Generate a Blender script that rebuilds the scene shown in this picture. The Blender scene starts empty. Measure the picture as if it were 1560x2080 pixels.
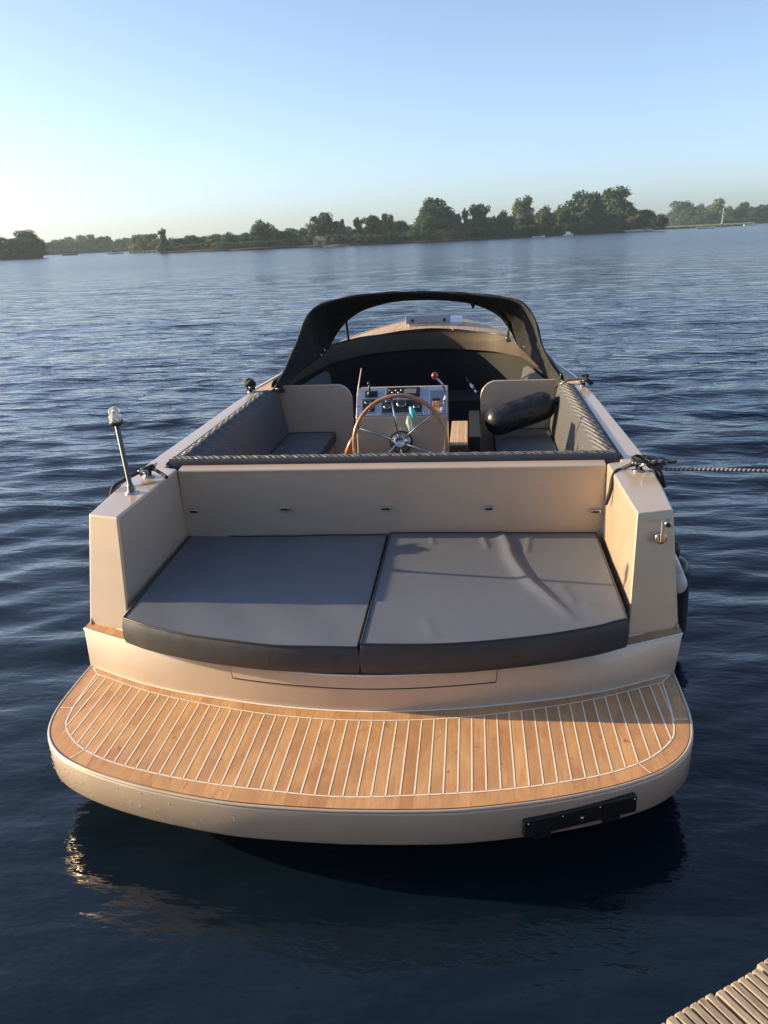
import bpy, bmesh, math, random
import numpy as np
from mathutils import Vector, Matrix
random.seed(7)
R = math.radians
sc = bpy.context.scene
col = sc.collection

# ------------------------------------------------------------------ camera
FPX = 1675.0; CH = 2.04; CX = 0.43
_Y = Vector((175, 569.5, 1675)).normalized()
_h = Vector((1, 0.043, 0))
_Z = _Y.cross(_h).normalized()
if _Z.y < 0: _Z = -_Z
_X = _Y.cross(_Z)
if _X.x < 0: _X = -_X
CAM = Vector((CX, 0, CH))
def ray(px, py):
    d = Vector((px-780, -(py-1040), FPX))
    return Vector((_X.dot(d), _Y.dot(d), _Z.dot(d)))
def onz(px, py, z):
    d = ray(px, py); return CAM + d*((z-CH)/d.z)
def ony(px, py, y):
    d = ray(px, py); return CAM + d*(y/d.y)
cd = bpy.data.cameras.new('camera'); cam = bpy.data.objects.new('camera', cd); col.objects.link(cam)
cd.sensor_fit = 'VERTICAL'; cd.sensor_height = 24; cd.lens = 24*FPX/2080
cd.clip_start = 0.05; cd.clip_end = 6000
# columns: camera right, up, back in world
right = Vector((_X.x, _Y.x, _Z.x)); up = Vector((_X.y, _Y.y, _Z.y)); fwd = Vector((_X.z, _Y.z, _Z.z))
m = Matrix((right, up, -fwd)).transposed().to_4x4(); m.translation = CAM
cam.matrix_world = m
sc.camera = cam

# ------------------------------------------------------------------ light
SUN_EL = R(17.0)
sdir = Vector((-math.cos(SUN_EL)*math.cos(R(4)), math.cos(SUN_EL)*math.sin(R(4)), math.sin(SUN_EL)))
w = bpy.data.worlds.new("World"); sc.world = w; w.use_nodes = True
nt = w.node_tree; bg = nt.nodes['Background']
sky = nt.nodes.new('ShaderNodeTexSky'); sky.sky_type = 'NISHITA'; sky.sun_disc = False
sky.sun_elevation = SUN_EL
sky.sun_rotation = math.atan2(sdir.x, sdir.y)
sky.air_density = 0.7; sky.dust_density = 1.25; sky.ozone_density = 2.9; sky.altitude = 0
hs = nt.nodes.new('ShaderNodeHueSaturation'); hs.inputs['Saturation'].default_value = .84
nt.links.new(sky.outputs[0], hs.inputs['Color']); nt.links.new(hs.outputs[0], bg.inputs[0]); bg.inputs[1].default_value = 0.101
sl = bpy.data.lights.new('sun', 'SUN'); sl.energy = 4.0; sl.angle = R(0.5); sl.color = (1.0, 0.745, 0.41)
so = bpy.data.objects.new('sun', sl); col.objects.link(so)
so.rotation_euler = sdir.to_track_quat('Z', 'Y').to_euler(); so.location = (-20, 2, 10)
sc.view_settings.view_transform = 'Standard'; sc.view_settings.look = 'None'
sc.view_settings.exposure = 1.4; sc.view_settings.gamma = 1
sc.cycles.use_denoising = True
sc.cycles.max_bounces = 8; sc.cycles.volume_bounces = 0
sc.cycles.transparent_max_bounces = 16

# ------------------------------------------------------------------ materials
def newmat(name, base=(.5,.5,.5), rough=.5, metal=0., **kw):
    m = bpy.data.materials.new(name); m.use_nodes = True
    b = m.node_tree.nodes['Principled BSDF']
    b.inputs['Base Color'].default_value = (*base, 1); b.inputs['Roughness'].default_value = rough
    b.inputs['Metallic'].default_value = metal
    for k, v in kw.items(): b.inputs[k.replace('_', ' ')].default_value = v
    return m
class NT:
    def __init__(s, m): s.t = m.node_tree; s.b = s.t.nodes['Principled BSDF']; s.tc = None
    def n(s, typ, **kw):
        o = s.t.nodes.new('ShaderNode'+typ)
        for k, v in kw.items():
            if k in ('op',): o.operation = v
            elif hasattr(o, k): setattr(o, k, v)
        return o
    def obj(s):
        if not s.tc: s.tc = s.n('TexCoord')
        return s.tc.outputs['Object']
    def lk(s, a, b): s.t.links.new(a, b)
    def math(s, op, a, b=None, c=None):
        o = s.n('Math', op=op)
        for i, v in enumerate((a, b, c)):
            if v is None: continue
            if isinstance(v, (int, float)): o.inputs[i].default_value = v
            else: s.lk(v, o.inputs[i])
        return o.outputs[0]
    def mapping(s, scale=(1,1,1), rot=(0,0,0), src=None):
        o = s.n('Mapping'); o.inputs['Scale'].default_value = scale; o.inputs['Rotation'].default_value = rot
        s.lk(src or s.obj(), o.inputs[0]); return o.outputs[0]
    def noise(s, scale, detail=3, vec=None, rough=.5, dist=0.):
        o = s.n('TexNoise'); o.inputs['Scale'].default_value = scale; o.inputs['Detail'].default_value = detail
        o.inputs['Roughness'].default_value = rough; o.inputs['Distortion'].default_value = dist
        s.lk(vec or s.obj(), o.inputs['Vector']); return o.outputs['Fac']
    def ramp(s, fac, stops):
        o = s.n('ValToRGB'); cr = o.color_ramp
        while len(cr.elements) < len(stops): cr.elements.new(.5)
        for e, (p, c) in zip(cr.elements, stops):
            e.position = p; e.color = (*c, 1) if len(c) == 3 else c
        s.lk(fac, o.inputs[0]); return o.outputs[0]
    def mix(s, fac, a, b, mode='MIX'):
        o = s.n('Mix'); o.data_type = 'RGBA'; o.blend_type = mode
        for i, v in ((0, fac), (6, a), (7, b)):
            if isinstance(v, (int, float)): o.inputs[i].default_value = v
            elif isinstance(v, tuple): o.inputs[i].default_value = (*v, 1)
            else: s.lk(v, o.inputs[i])
        return o.outputs[2]
    def bump(s, h, strength=.3, dist=.01, normal=None):
        o = s.n('Bump'); o.inputs['Strength'].default_value = strength; o.inputs['Distance'].default_value = dist
        s.lk(h, o.inputs['Height'])
        if normal: s.lk(normal, o.inputs['Normal'])
        return o.outputs[0]
    def color(s, c): s.lk(c, s.b.inputs['Base Color'])
    def normal(s, c): s.lk(c, s.b.inputs['Normal'])
    def rough(s, c): s.lk(c, s.b.inputs['Roughness'])

M = {}
m = M['paint'] = newmat('champagne_paint', (.42, .335, .265), .34, .25, Coat_Weight=.5, Coat_Roughness=.12)
n = NT(m)
c = n.mix(n.noise(1.7, 4), (.51, .405, .305), (.56, .445, .34))
d = n.ramp(n.noise(9, 6), [(.35, (.30,)*3), (.7, (.40,)*3)])
n.color(c); n.rough(d); n.normal(n.bump(n.noise(900, 2), .02, .001))
m = M['paint_shaded'] = newmat('shaded_lining_paint', (.28, .22, .17), .45)
m = M['teak'] = newmat('teak', (.5, .3, .14), .5)
n = NT(m)
sx = n.n('SeparateXYZ'); n.lk(n.obj(), sx.inputs[0])
idx = n.math('FLOOR', n.math('DIVIDE', sx.outputs[0], .047))
wn = n.n('TexWhiteNoise'); wn.noise_dimensions = '1D'; n.lk(idx, wn.inputs['W'])
off = n.n('CombineXYZ'); n.lk(n.math('MULTIPLY', wn.outputs[0], 7.), off.inputs[1]); n.lk(idx, off.inputs[2])
va = n.n('VectorMath'); va.operation = 'ADD'; n.lk(n.obj(), va.inputs[0]); n.lk(off.outputs[0], va.inputs[1])
grain = n.noise(30, 5, n.mapping((3.2, .22, 1), src=va.outputs[0]), .65, .6)
blot = n.noise(4.5, 5, n.mapping((1, .55, 1), src=va.outputs[0]), .6, .8)
knot = n.noise(14, 3, n.mapping((1.3, .5, 1), src=va.outputs[0]), .6, 1.5)
c = n.ramp(grain, [(.28, (.42, .205, .085)), (.5, (.57, .315, .135)), (.75, (.66, .385, .18))])
c = n.mix(n.ramp(blot, [(.40, (0,)*3), (.62, (.8,)*3)]), c, (.36, .17, .075))
c = n.mix(n.ramp(knot, [(.63, (0,)*3), (.72, (.75,)*3)]), c, (.19, .09, .045))
c = n.mix(n.math('MULTIPLY', wn.outputs[0], .42), c, (.42, .26, .14))
n.color(c); n.rough(n.ramp(grain, [(.3, (.42,)*3), (.7, (.58,)*3)])); n.normal(n.bump(grain, .15, .002))
def teak_strip(name, per, axis=0):
    m = newmat(name, (.5,.3,.14), .5); n = NT(m)
    sx = n.n('SeparateXYZ'); n.lk(n.obj(), sx.inputs[0])
    q = n.math('ABSOLUTE', sx.outputs[axis])
    fr = n.math('FRACT', n.math('DIVIDE', q, per))
    idx = n.math('FLOOR', n.math('DIVIDE', q, per))
    wn = n.n('TexWhiteNoise'); wn.noise_dimensions = '1D'; n.lk(idx, wn.inputs['W'])
    g = n.noise(26, 5, n.mapping((3., .3, 1)), .6, .5)
    c = n.ramp(g, [(.28, (.50, .33, .20)), (.55, (.62, .43, .27)), (.8, (.69, .49, .33))])
    c = n.mix(n.math('MULTIPLY', wn.outputs[0], .5), c, (.44, .27, .15))
    line = n.math('LESS_THAN', fr, .07)
    n.color(n.mix(line, c, (.72, .66, .56))); n.rough(n.math('ADD', n.math('MULTIPLY', g, .2), .4)); n.normal(n.bump(g, .12, .002)); n.b.inputs['Specular IOR Level'].default_value = .25; return m
M['teak_deck'] = teak_strip('foredeck_teak', .055)
M['caulk'] = newmat('white_caulking', (.78, .72, .62), .6)
M['wood'] = newmat('varnished_mahogany', (.36, .15, .06), .22, 0, Coat_Weight=1., Coat_Roughness=.06)
n = NT(M['wood']); n.color(n.ramp(n.noise(20, 5, n.mapping((1, 1, 3)), .6, 1.), [(.3, (.25, .09, .03)), (.7, (.46, .21, .08))]))
M['chrome'] = newmat('polished_steel', (.50, .50, .51), .13, 1.)
n = NT(M['chrome']); n.rough(n.ramp(n.noise(40, 4), [(.3, (.07,)*3), (.75, (.24,)*3)]))
M['pole'] = newmat('dull_steel', (.16, .155, .15), .45, 1.)
M['panel'] = newmat('brushed_panel', (.55, .60, .70), .25, .9)
n = NT(M['panel']); g_ = n.noise(60, 4, n.mapping((.2, 8, 8))); n.rough(n.ramp(g_, [(.3, (.2,)*3), (.7, (.36,)*3)]))
M['black'] = newmat('black_plastic', (.012, .012, .014), .35)
n = NT(M['black']); n.rough(n.ramp(n.noise(30, 4), [(.3, (.28,)*3), (.7, (.5,)*3)]))
M['screen'] = newmat('dark_glass', (.03, .035, .05), .08)
M['lcd'] = newmat('grey_display', (.16, .17, .19), .2)
M['fender'] = newmat('black_vinyl', (.010, .012, .017), .24)
n = NT(M['fender']); n.rough(n.ramp(n.noise(7, 6), [(.35, (.17,)*3), (.7, (.42,)*3)])); n.normal(n.bump(n.noise(5, 3), .15, .02))
n.color(n.ramp(n.noise(12, 6), [(.4, (.008, .010, .014)), (.75, (.028, .03, .034))]))
m = M['vinyl'] = newmat('charcoal_leatherette', (.1,.1,.12), .42)
n = NT(m); n.color(n.ramp(n.noise(3, 6), [(.3, (.096, .108, .134)), (.75, (.108, .120, .146))]))
n.rough(n.ramp(n.noise(5, 6), [(.35, (.34,)*3), (.7, (.48,)*3)]))
n.normal(n.bump(n.noise(420, 2), .12, .001, n.bump(n.noise(4, 3, dist=.6), .16, .02)))
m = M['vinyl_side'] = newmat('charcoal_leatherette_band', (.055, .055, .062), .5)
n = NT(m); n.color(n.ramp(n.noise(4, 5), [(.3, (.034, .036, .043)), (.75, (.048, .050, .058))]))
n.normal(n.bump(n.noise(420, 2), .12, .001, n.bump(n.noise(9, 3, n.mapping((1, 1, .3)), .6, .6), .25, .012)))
M['piping'] = newmat('dark_piping', (.02, .021, .026), .4)
m = M['quilt'] = newmat('quilted_vinyl', (.12, .12, .13), .5)
n = NT(m); sx = n.n('SeparateXYZ'); n.lk(n.obj(), sx.inputs[0])
s1 = n.math('ADD', sx.outputs[0], sx.outputs[1])
a_ = n.math('SINE', n.math('MULTIPLY', n.math('ADD', s1, n.math('MULTIPLY', sx.outputs[2], 1.0)), 105.))
b_ = n.math('SINE', n.math('MULTIPLY', n.math('SUBTRACT', s1, n.math('MULTIPLY', sx.outputs[2], .8)), 60.))
hh = n.math('ADD', n.math('ABSOLUTE', a_), n.math('MULTIPLY', n.math('ABSOLUTE', b_), .45))
n.color(n.ramp(hh, [(.1, (.016, .018, .024)), (.55, (.066, .071, .084)), (1., (.115, .117, .125))]))
n.normal(n.bump(hh, .9, .006))
M['canvas'] = newmat('black_canvas', (.014, .015, .018), .8)
n = NT(M['canvas']); n.color(n.ramp(n.noise(6, 6), [(.35, (.009, .010, .013)), (.75, (.019, .020, .023))]))
n.normal(n.bump(n.noise(7, 5, n.mapping((1.5, 1.5, .5)), .6, 1.2), .6, .03))
M['rope'] = newmat('black_rope', (.018, .018, .02), .75)
n = NT(M['rope']); n.normal(n.bump(n.noise(160, 2), .8, .004))
m = M['rope_grey'] = newmat('grey_laid_rope', (.22, .22, .22), .8)
n = NT(m); wv = n.n('TexWave'); wv.inputs['Scale'].default_value = 22; wv.inputs['Distortion'].default_value = .4
n.lk(n.mapping((1, 1, 1), (0, 0, .9)), wv.inputs[0])
n.color(n.ramp(wv.outputs[1], [(.2, (.07, .075, .085)), (.7, (.33, .31, .29))])); n.normal(n.bump(wv.outputs[1], 1., .004))
M['lining'] = newmat('black_lining', (.006, .007, .009), .7)
n = NT(M['lining']); n.color(n.ramp(n.noise(5, 4), [(.3, (.005, .006, .008)), (.7, (.010, .012, .015))]))
M['red'] = newmat('red_knob', (.25, .01, .012), .15, 0, Coat_Weight=1.)
M['cyan'] = newmat('turquoise_foam', (.10, .62, .70), .5)
M['bag'] = newmat('clear_plastic_bag', (.45, .58, .60), .25, 0, Alpha=.55)
M['cream'] = newmat('cream_cap', (.62, .56, .48), .3)
M['clear'] = newmat('clear_lens', (.9, .9, .9), .06, 0, Transmission_Weight=.75, IOR=1.2)
M['bulb'] = newmat('frosted_lens', (.75, .74, .72), .25)
M['hatch'] = newmat('smoked_acrylic', (.25, .31, .42), .12, 0, Coat_Weight=.6)
m = M['pvc'] = bpy.data.materials.new('clear_window_film'); m.use_nodes = True
t = m.node_tree; t.nodes.clear(); o = t.nodes.new('ShaderNodeOutputMaterial')
tr = t.nodes.new('ShaderNodeBsdfTransparent'); tr.inputs[0].default_value = (.93, .95, .97, 1)
gl = t.nodes.new('ShaderNodeBsdfGlossy'); gl.inputs['Roughness'].default_value = .08
df = t.nodes.new('ShaderNodeBsdfDiffuse'); df.inputs[0].default_value = (.8, .8, .8, 1)
m1 = t.nodes.new('ShaderNodeMixShader'); m1.inputs[0].default_value = .06
m2 = t.nodes.new('ShaderNodeMixShader'); m2.inputs[0].default_value = .10
t.links.new(tr.outputs[0], m1.inputs[1]); t.links.new(gl.outputs[0], m1.inputs[2])
t.links.new(m1.outputs[0], m2.inputs[1]); t.links.new(df.outputs[0], m2.inputs[2]); t.links.new(m2.outputs[0], o.inputs[0])

# ------------------------------------------------------------------ mesh helpers
def mk(name, verts, faces, mat, parent=None, smooth=False, bevel=0, seg=2, sub=0, angle=30):
    me = bpy.data.meshes.new(name); me.from_pydata([tuple(v) for v in verts], [], faces); me.update()
    return mko(name, me, mat, parent, smooth, bevel, seg, sub, angle)
def mko(name, me, mat, parent=None, smooth=False, bevel=0, seg=2, sub=0, angle=30):
    o = bpy.data.objects.new(name, me); col.objects.link(o)
    mats = mat if isinstance(mat, (list, tuple)) else [mat]
    for q in mats: me.materials.append(q)
    if smooth:
        for p in me.polygons: p.use_smooth = True
    if bevel:
        b = o.modifiers.new('bevel', 'BEVEL'); b.width = bevel; b.segments = seg; b.limit_method = 'ANGLE'; b.angle_limit = R(angle)
        b.harden_normals = False
        for p in me.polygons: p.use_smooth = True
        ws = o.modifiers.new('wn', 'WEIGHTED_NORMAL'); ws.keep_sharp = True
    if sub:
        s = o.modifiers.new('sub', 'SUBSURF'); s.levels = sub; s.render_levels = sub
    if parent: o.parent = parent
    return o
class MB:
    def __init__(s): s.v = []; s.f = []
    def add(s, vs, fs):
        k = len(s.v); s.v += [tuple(x) for x in vs]; s.f += [tuple(i+k for i in f) for f in fs]; return s
    def box(s, x0, x1, y0, y1, z0, z1, mat=None):
        vs = [Vector((x, y, z)) for z in (z0, z1) for y in (y0, y1) for x in (x0, x1)]
        if mat: vs = [mat @ v for v in vs]
        return s.add(vs, [(0,2,3,1),(4,5,7,6),(0,1,5,4),(2,6,7,3),(0,4,6,2),(1,3,7,5)])
    def tube(s, pts, r, n=10, cap=True, rs=None):
        pts = [Vector(p) for p in pts]; N = len(pts); rings = []
        prev = None
        for i, p in enumerate(pts):
            d = (pts[min(i+1, N-1)] - pts[max(i-1, 0)])
            if d.length < 1e-9: d = Vector((0,0,1))
            d.normalize()
            if prev is None:
                a = d.orthogonal().normalized()
            else:
                a = (prev - d*prev.dot(d))
                a = a.normalized() if a.length > 1e-6 else d.orthogonal().normalized()
            prev = a; b = d.cross(a); rr = rs[i] if rs else r
            rings.append([p + (a*math.cos(2*math.pi*k/n) + b*math.sin(2*math.pi*k/n))*rr for k in range(n)])
        vs = [v for g in rings for v in g]; fs = []
        for i in range(N-1):
            for k in range(n):
                k2 = (k+1) % n; fs.append((i*n+k, i*n+k2, (i+1)*n+k2, (i+1)*n+k))
        if cap: fs.append(tuple(reversed(range(n)))); fs.append(tuple((N-1)*n+k for k in range(n)))
        return s.add(vs, fs)
    def torus(s, c, ax, R0, r, n=48, k=10, squash=1.):
        c = Vector(c); ax = Vector(ax).normalized(); a = ax.orthogonal().normalized(); b = ax.cross(a)
        vs = []; fs = []
        for i in range(n):
            t = 2*math.pi*i/n; d = a*math.cos(t)+b*math.sin(t)
            for j in range(k):
                u = 2*math.pi*j/k; vs.append(c + d*(R0+r*math.cos(u)) + ax*(r*squash*math.sin(u)))
        for i in range(n):
            for j in range(k):
                fs.append((i*k+j, ((i+1)%n)*k+j, ((i+1)%n)*k+(j+1)%k, i*k+(j+1)%k))
        return s.add(vs, fs)
    def lathe(s, c, ax, prof, n=24):
        # prof: list of (dist along axis, radius)
        c = Vector(c); ax = Vector(ax).normalized(); a = ax.orthogonal().normalized(); b = ax.cross(a)
        vs = []; fs = []
        for h, r in prof:
            for k in range(n):
                t = 2*math.pi*k/n; vs.append(c+ax*h+(a*math.cos(t)+b*math.sin(t))*max(r, 1e-5))
        for i in range(len(prof)-1):
            for k in range(n): fs.append((i*n+k, i*n+(k+1)%n, (i+1)*n+(k+1)%n, (i+1)*n+k))
        fs.append(tuple(reversed(range(n)))); fs.append(tuple((len(prof)-1)*n+k for k in range(n)))
        return s.add(vs, fs)
    def sphere(s, c, r, n=14, sc3=(1,1,1)):
        vs = []; fs = []; c = Vector(c)
        for i in range(n+1):
            ph = math.pi*i/n
            for k in range(2*n):
                t = math.pi*k/n
                vs.append(c+Vector((math.sin(ph)*math.cos(t)*r*sc3[0], math.sin(ph)*math.sin(t)*r*sc3[1], math.cos(ph)*r*sc3[2])))
        for i in range(n):
            for k in range(2*n): fs.append((i*2*n+k, (i+1)*2*n+k, (i+1)*2*n+(k+1)%(2*n), i*2*n+(k+1)%(2*n)))
        return s.add(vs, fs)
    def grid(s, rows):
        nr = len(rows); nc = len(rows[0])
        return s.add([p for r in rows for p in r], [(i*nc+j, i*nc+j+1, (i+1)*nc+j+1, (i+1)*nc+j) for i in range(nr-1) for j in range(nc-1)])
    def build(s, name, mat, parent=None, **kw): return mk(name, s.v, s.f, mat, parent, **kw)
def fixn(o):
    sm = len(o.data.polygons) and o.data.polygons[0].use_smooth and not o.modifiers
    bm = bmesh.new(); bm.from_mesh(o.data); bmesh.ops.remove_doubles(bm, verts=bm.verts, dist=1e-5)
    bmesh.ops.recalc_face_normals(bm, faces=bm.faces); bm.to_mesh(o.data); bm.free()
    if sm: o.data.set_sharp_from_angle(angle=R(48))
    return o
def tag(o, label=None, cat=None, group=None, kind=None):
    if label: o['label'] = label
    if cat: o['category'] = cat
    if group: o['group'] = group
    if kind: o['kind'] = kind
    return o
def empty(name, loc=(0,0,0)):
    o = bpy.data.objects.new(name, None); col.objects.link(o); o.location = loc; o.empty_display_size = .2; return o
def interp(tab, x):
    if x <= tab[0][0]: return tab[0][1]
    for (a, fa), (b, fb) in zip(tab, tab[1:]):
        if x <= b: return fa+(fb-fa)*(x-a)/(b-a)
    return tab[-1][1]
def smooth_tab(tab, n=6):
    # catmull-rom resample of a function table
    xs = [t[0] for t in tab]; ys = [t[1] for t in tab]; out = []
    for i in range(len(tab)-1):
        p0 = ys[max(i-1,0)]; p1 = ys[i]; p2 = ys[i+1]; p3 = ys[min(i+2, len(tab)-1)]
        h = xs[i+1]-xs[i]
        m1 = (p2-p0)/max(xs[i+1]-xs[max(i-1,0)], 1e-6)*h; m2 = (p3-p1)/max(xs[min(i+2,len(tab)-1)]-xs[i], 1e-6)*h
        for k in range(n):
            t = k/n; out.append((xs[i]+h*t, (2*t**3-3*t**2+1)*p1+(t**3-2*t**2+t)*m1+(-2*t**3+3*t**2)*p2+(t**3-t**2)*m2))
    out.append(tab[-1]); return out
def sym_tab(tab, n=6):
    return [p for p in smooth_tab([(-tab[1][0], tab[1][1])]+tab, n) if p[0] >= -1e-9]
def spline(pts, n=6):
    pts = [Vector(p) for p in pts]; out = []
    for i in range(len(pts)-1):
        p0 = pts[max(i-1,0)]; p1 = pts[i]; p2 = pts[i+1]; p3 = pts[min(i+2, len(pts)-1)]
        for k in range(n):
            t = k/n; out.append(.5*((2*p1)+(p2-p0)*t+(2*p0-5*p1+4*p2-p3)*t*t+(3*p1-p0-3*p2+p3)*t**3))
    out.append(pts[-1]); return out
def resample(pts, n):
    pts = [Vector(p) for p in pts]; L = [0]
    for a, b in zip(pts, pts[1:]): L.append(L[-1]+(b-a).length)
    out = []; j = 0
    for i in range(n):
        s = L[-1]*i/(n-1)
        while j < len(L)-2 and L[j+1] < s: j += 1
        t = (s-L[j])/max(L[j+1]-L[j], 1e-9); out.append(pts[j].lerp(pts[j+1], min(max(t,0),1)))
    return out

# ================================================================== BOAT
boat = empty('motor_boat', (0, 0, 0))
tag(boat, 'open champagne coloured motor boat with teak swim platform and black folding spray hood', 'boat')
G = smooth_tab([(3.1,1.245),(3.29,1.25),(3.9,1.295),(5,1.29),(6.2,1.26),(7.1,1.125),(8.0,.99),(8.75,.83),(9.3,.64),(9.85,.37),(10.15,.16),(10.3,.0)])
S = smooth_tab([(3.1,.93),(6.3,.94),(7.1,.975),(8,1.005),(9,1.035),(10.3,1.08)])
ZP = .30; ZL = .441; ZT = .93
riser = sym_tab([(0,2.753),(.34,2.78),(.6,2.832),(.8,2.882),(1.0,2.955),(1.245,3.078)])
rtop = sym_tab([(0,2.771),(.5,2.838),(.91,2.98),(1.1,3.062),(1.285,3.15)])
plat = [(0,2.165),(.2,2.172),(.4,2.19),(.65,2.243),(.85,2.308),(.97,2.362),(1.065,2.42),(1.137,2.49),(1.188,2.57),(1.219,2.66),(1.236,2.76),(1.244,2.9),(1.248,3.078)]
plat = [(p.x, p.y) for p in spline([(a, b, 0) for a, b in plat], 4)]
# hull ------------------------------------------------------------
ys = [3.1,3.29,3.6,4.0,4.06]+[4.06+.28*i for i in range(1,8)]+[6.3+.2*i for i in range(0,18)]+[9.85,9.95,10.05,10.15,10.22,10.3]
def hull_pts(y, s):
    g = interp(G, y); z = interp(S, y); t = max(0, (y-7.)/3.3); fl = 1-t
    lv = [(z-.008, g-.001, 0), (.72, g+.028*fl-.03*t*g, .02), (.5, g+.045*fl-.10*t, .05), (.3, g+.0*fl-.16*t, .09), (.12, g-.05-.2*t, .13), (0, g-.1-.24*t, .16), (-.25, g*.7-.3*t, .25), (-.45, g*.2, .35)]
    out = []
    for zz, gg, rk in lv:
        yy = 3.1+(y-3.1)*(1-rk*.35*((y-3.1)/7.2)**2) - (0)
        out.append(Vector((s*max(gg, 0), yy, zz)))
    return out
for s in (-1, 1):
    rows = []
    for y in ys:
        r = hull_pts(y, s)
        if y == 3.1:
            q0 = Vector((s*1.2465, 3.302, .924)); q1 = Vector((s*1.2805, 3.215, .445))
            r[0] = q0; r[1] = q0.lerp(q1, .42); r[2] = q0.lerp(q1, .87); r[3] = Vector((s*1.247, 3.08, .3))
        rows.append(r)
    rows = [r for i, r in enumerate(rows) if i != 1]
    if s == -1: MBL = MB().grid(rows)
    else: MBL.grid([list(reversed(r)) for r in rows])
# transom plate under the platform
tz = hull_pts(3.1, 1)
MBL.add([(-p.x, 3.1, p.z) for p in tz[3:]]+[(p.x, 3.1, p.z) for p in tz[3:]], [tuple(range(5))+tuple(reversed(range(5, 10)))])
hull = MBL.build('hull', M['paint'], boat, smooth=True)
fixn(hull)
# gunwale / bulwark: inner and top, one per side ----------------------
Kt = [(6.3,1.10),(7.0,1.075),(7.5,1.0),(7.97,.92),(8.2,.80),(8.4,.68),(8.55,.5),(8.66,.28),(8.72,0)]
for s in (-1, 1):
    st = []
    def sec(y, inner, oy=0, bz=.43, ib=None):
        g = interp(G, y)-.004; z = interp(S, y)+.003
        return [Vector((s*(g+.005), y, .60)), Vector((s*g, y, z)), Vector((s*inner, y, z)), Vector((s*(ib or inner), y, bz))]
    a = [Vector((s*1.2815, 3.1985, .44)), Vector((s*1.2475, 3.2855, ZT+.003)), Vector((s*1.093, 3.236, ZT+.003)), Vector((s*1.058, 3.112, .43))]
    st = [a, sec(3.6, 1.09, ib=1.066), sec(4.0, 1.09, ib=1.078), sec(4.03, 1.165, ib=1.165)]
    for y in (4.3, 4.7, 5.1, 5.5, 5.9, 6.3): st.append(sec(y, 1.168, bz=.80))
    b = MB(); b.grid(st)
    b.add(a, [(0,1,2,3)])
    o = b.build('gunwale', M['paint'], boat, bevel=.010, seg=3); fixn(o)
# transom riser with ledge ------------------------------------------
N = 48
us = [-1.245+2.49*i/N for i in range(N+1)]
rb = [Vector((u, interp(riser, abs(u)), ZP)) for u in us]
rt = [Vector((u*1.285/1.245, interp(rtop, abs(u)*1.285/1.245), ZL)) for u in us]
bk = [Vector((v.x, 3.6, ZL)) for v in rt]
low = [Vector((v.x, v.y+.02, .05)) for v in rb]
o = MB().grid([low, rb, rt, bk]).build('transom', M['paint'], boat, bevel=.006); fixn(o); transom = o
# thin bright nosing on the ledge, locker front in the riser
b = MB()
def riser_pt(u, t, off=0.):
    y0 = interp(riser, abs(u)); u1 = u*1.285/1.245; y1 = interp(rtop, abs(u1))
    p = Vector((u+(u1-u)*t, y0+(y1-y0)*t, ZP+(ZL-ZP)*t)); return p+Vector((0, -off, 0))
L0, L1 = -.515, .505
rows = []
for t_, off in ((.66, .004), (.995, .006)):
    rows.append([riser_pt(L0+(L1-L0)*i/24, t_, off) for i in range(25)])
b.grid(rows); o = b.build('locker_front', M['paint'], transom, smooth=True)
b = MB()
edge = [riser_pt(L0, .98, .002), riser_pt(L0, .66, .002)]+[riser_pt(L0+(L1-L0)*i/24, .64, .002) for i in range(25)]+[riser_pt(L1, .66, .002), riser_pt(L1, .98, .002)]
b.tube(edge, .0028, 6); b.build('locker_gap', M['black'], transom)
b = MB(); b.tube([v+Vector((0,-.001,.001)) for v in rt], .0045, 8); b.build('edge_trim', M['caulk'], transom, smooth=True)
# ledge teak strip on both sides
inn = [Vector((u*1.285/1.245, interp(rtop, abs(u)*1.285/1.245)+.055+.012*abs(u), ZL)) for u in us]
b = MB(); b.grid([[v+Vector((0,.007,.004)) for v in rt], [v+Vector((0,0,.004)) for v in inn]])
ledge = b.build('ledge_planking', M['teak'], boat); 
b = MB(); b.tube([v+Vector((0,.002,.003)) for v in inn], .004, 6); b.build('caulking', M['caulk'], ledge)
# aft wall of the cockpit, sunpad base ---------------------------------
b = MB()
wx = [-1.085+2.17*i/20 for i in range(21)]
prof = [(4.0, .43), (3.992, .90), (3.985, .928), (4.075, .936), (4.085, .75)]
b.grid([[Vector((x, y, z)) for x in wx] for y, z in prof])
b.build('cockpit_wall', M['paint'], boat, bevel=.012, seg=3)
# swim platform ---------------------------------------------------------
half = plat
outl = [(-u, y) for u, y in reversed(half)][:-1]+[(u, y) for u, y in half]
front = [Vector((u, interp(riser, abs(u))+.03, 0)) for u in reversed(us)]
b = MB()
def ringz(z, off=0.):
    out = []
    for i, (u, y) in enumerate(outl):
        a = outl[max(i-1, 0)]; c_ = outl[min(i+1, len(outl)-1)]
        d = Vector((c_[0]-a[0], c_[1]-a[1])).normalized(); nrm = Vector((d.y, -d.x))
        out.append(Vector((u-nrm.x*off*(-1), y+nrm.y*off, z)))
    return out
r0 = ringz(ZP-.004, -.012); r1 = ringz(ZP-.009, -.002); r1b = ringz(ZP-.016, .001); r2 = ringz(.171, -.004); r3 = ringz(.163, -.009); r4 = ringz(.160, -.05); 
b.grid([r0, r1, r1b, r2, r3, r4])
n0 = len(outl)
top = r0+[Vector((v.x, v.y, ZP-.004)) for v in front]
k = len(b.v); b.add(top, [tuple(range(len(top)))])
bot = r4+[Vector((v.x*.97, v.y, .160)) for v in front]
b.add(bot, [tuple(reversed(range(len(bot))))])
o = b.build('swim_platform', M['paint'], boat, smooth=False); fixn(o); platform = o
for p in o.data.polygons:
    p.use_smooth = len(p.vertices) == 4
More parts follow.
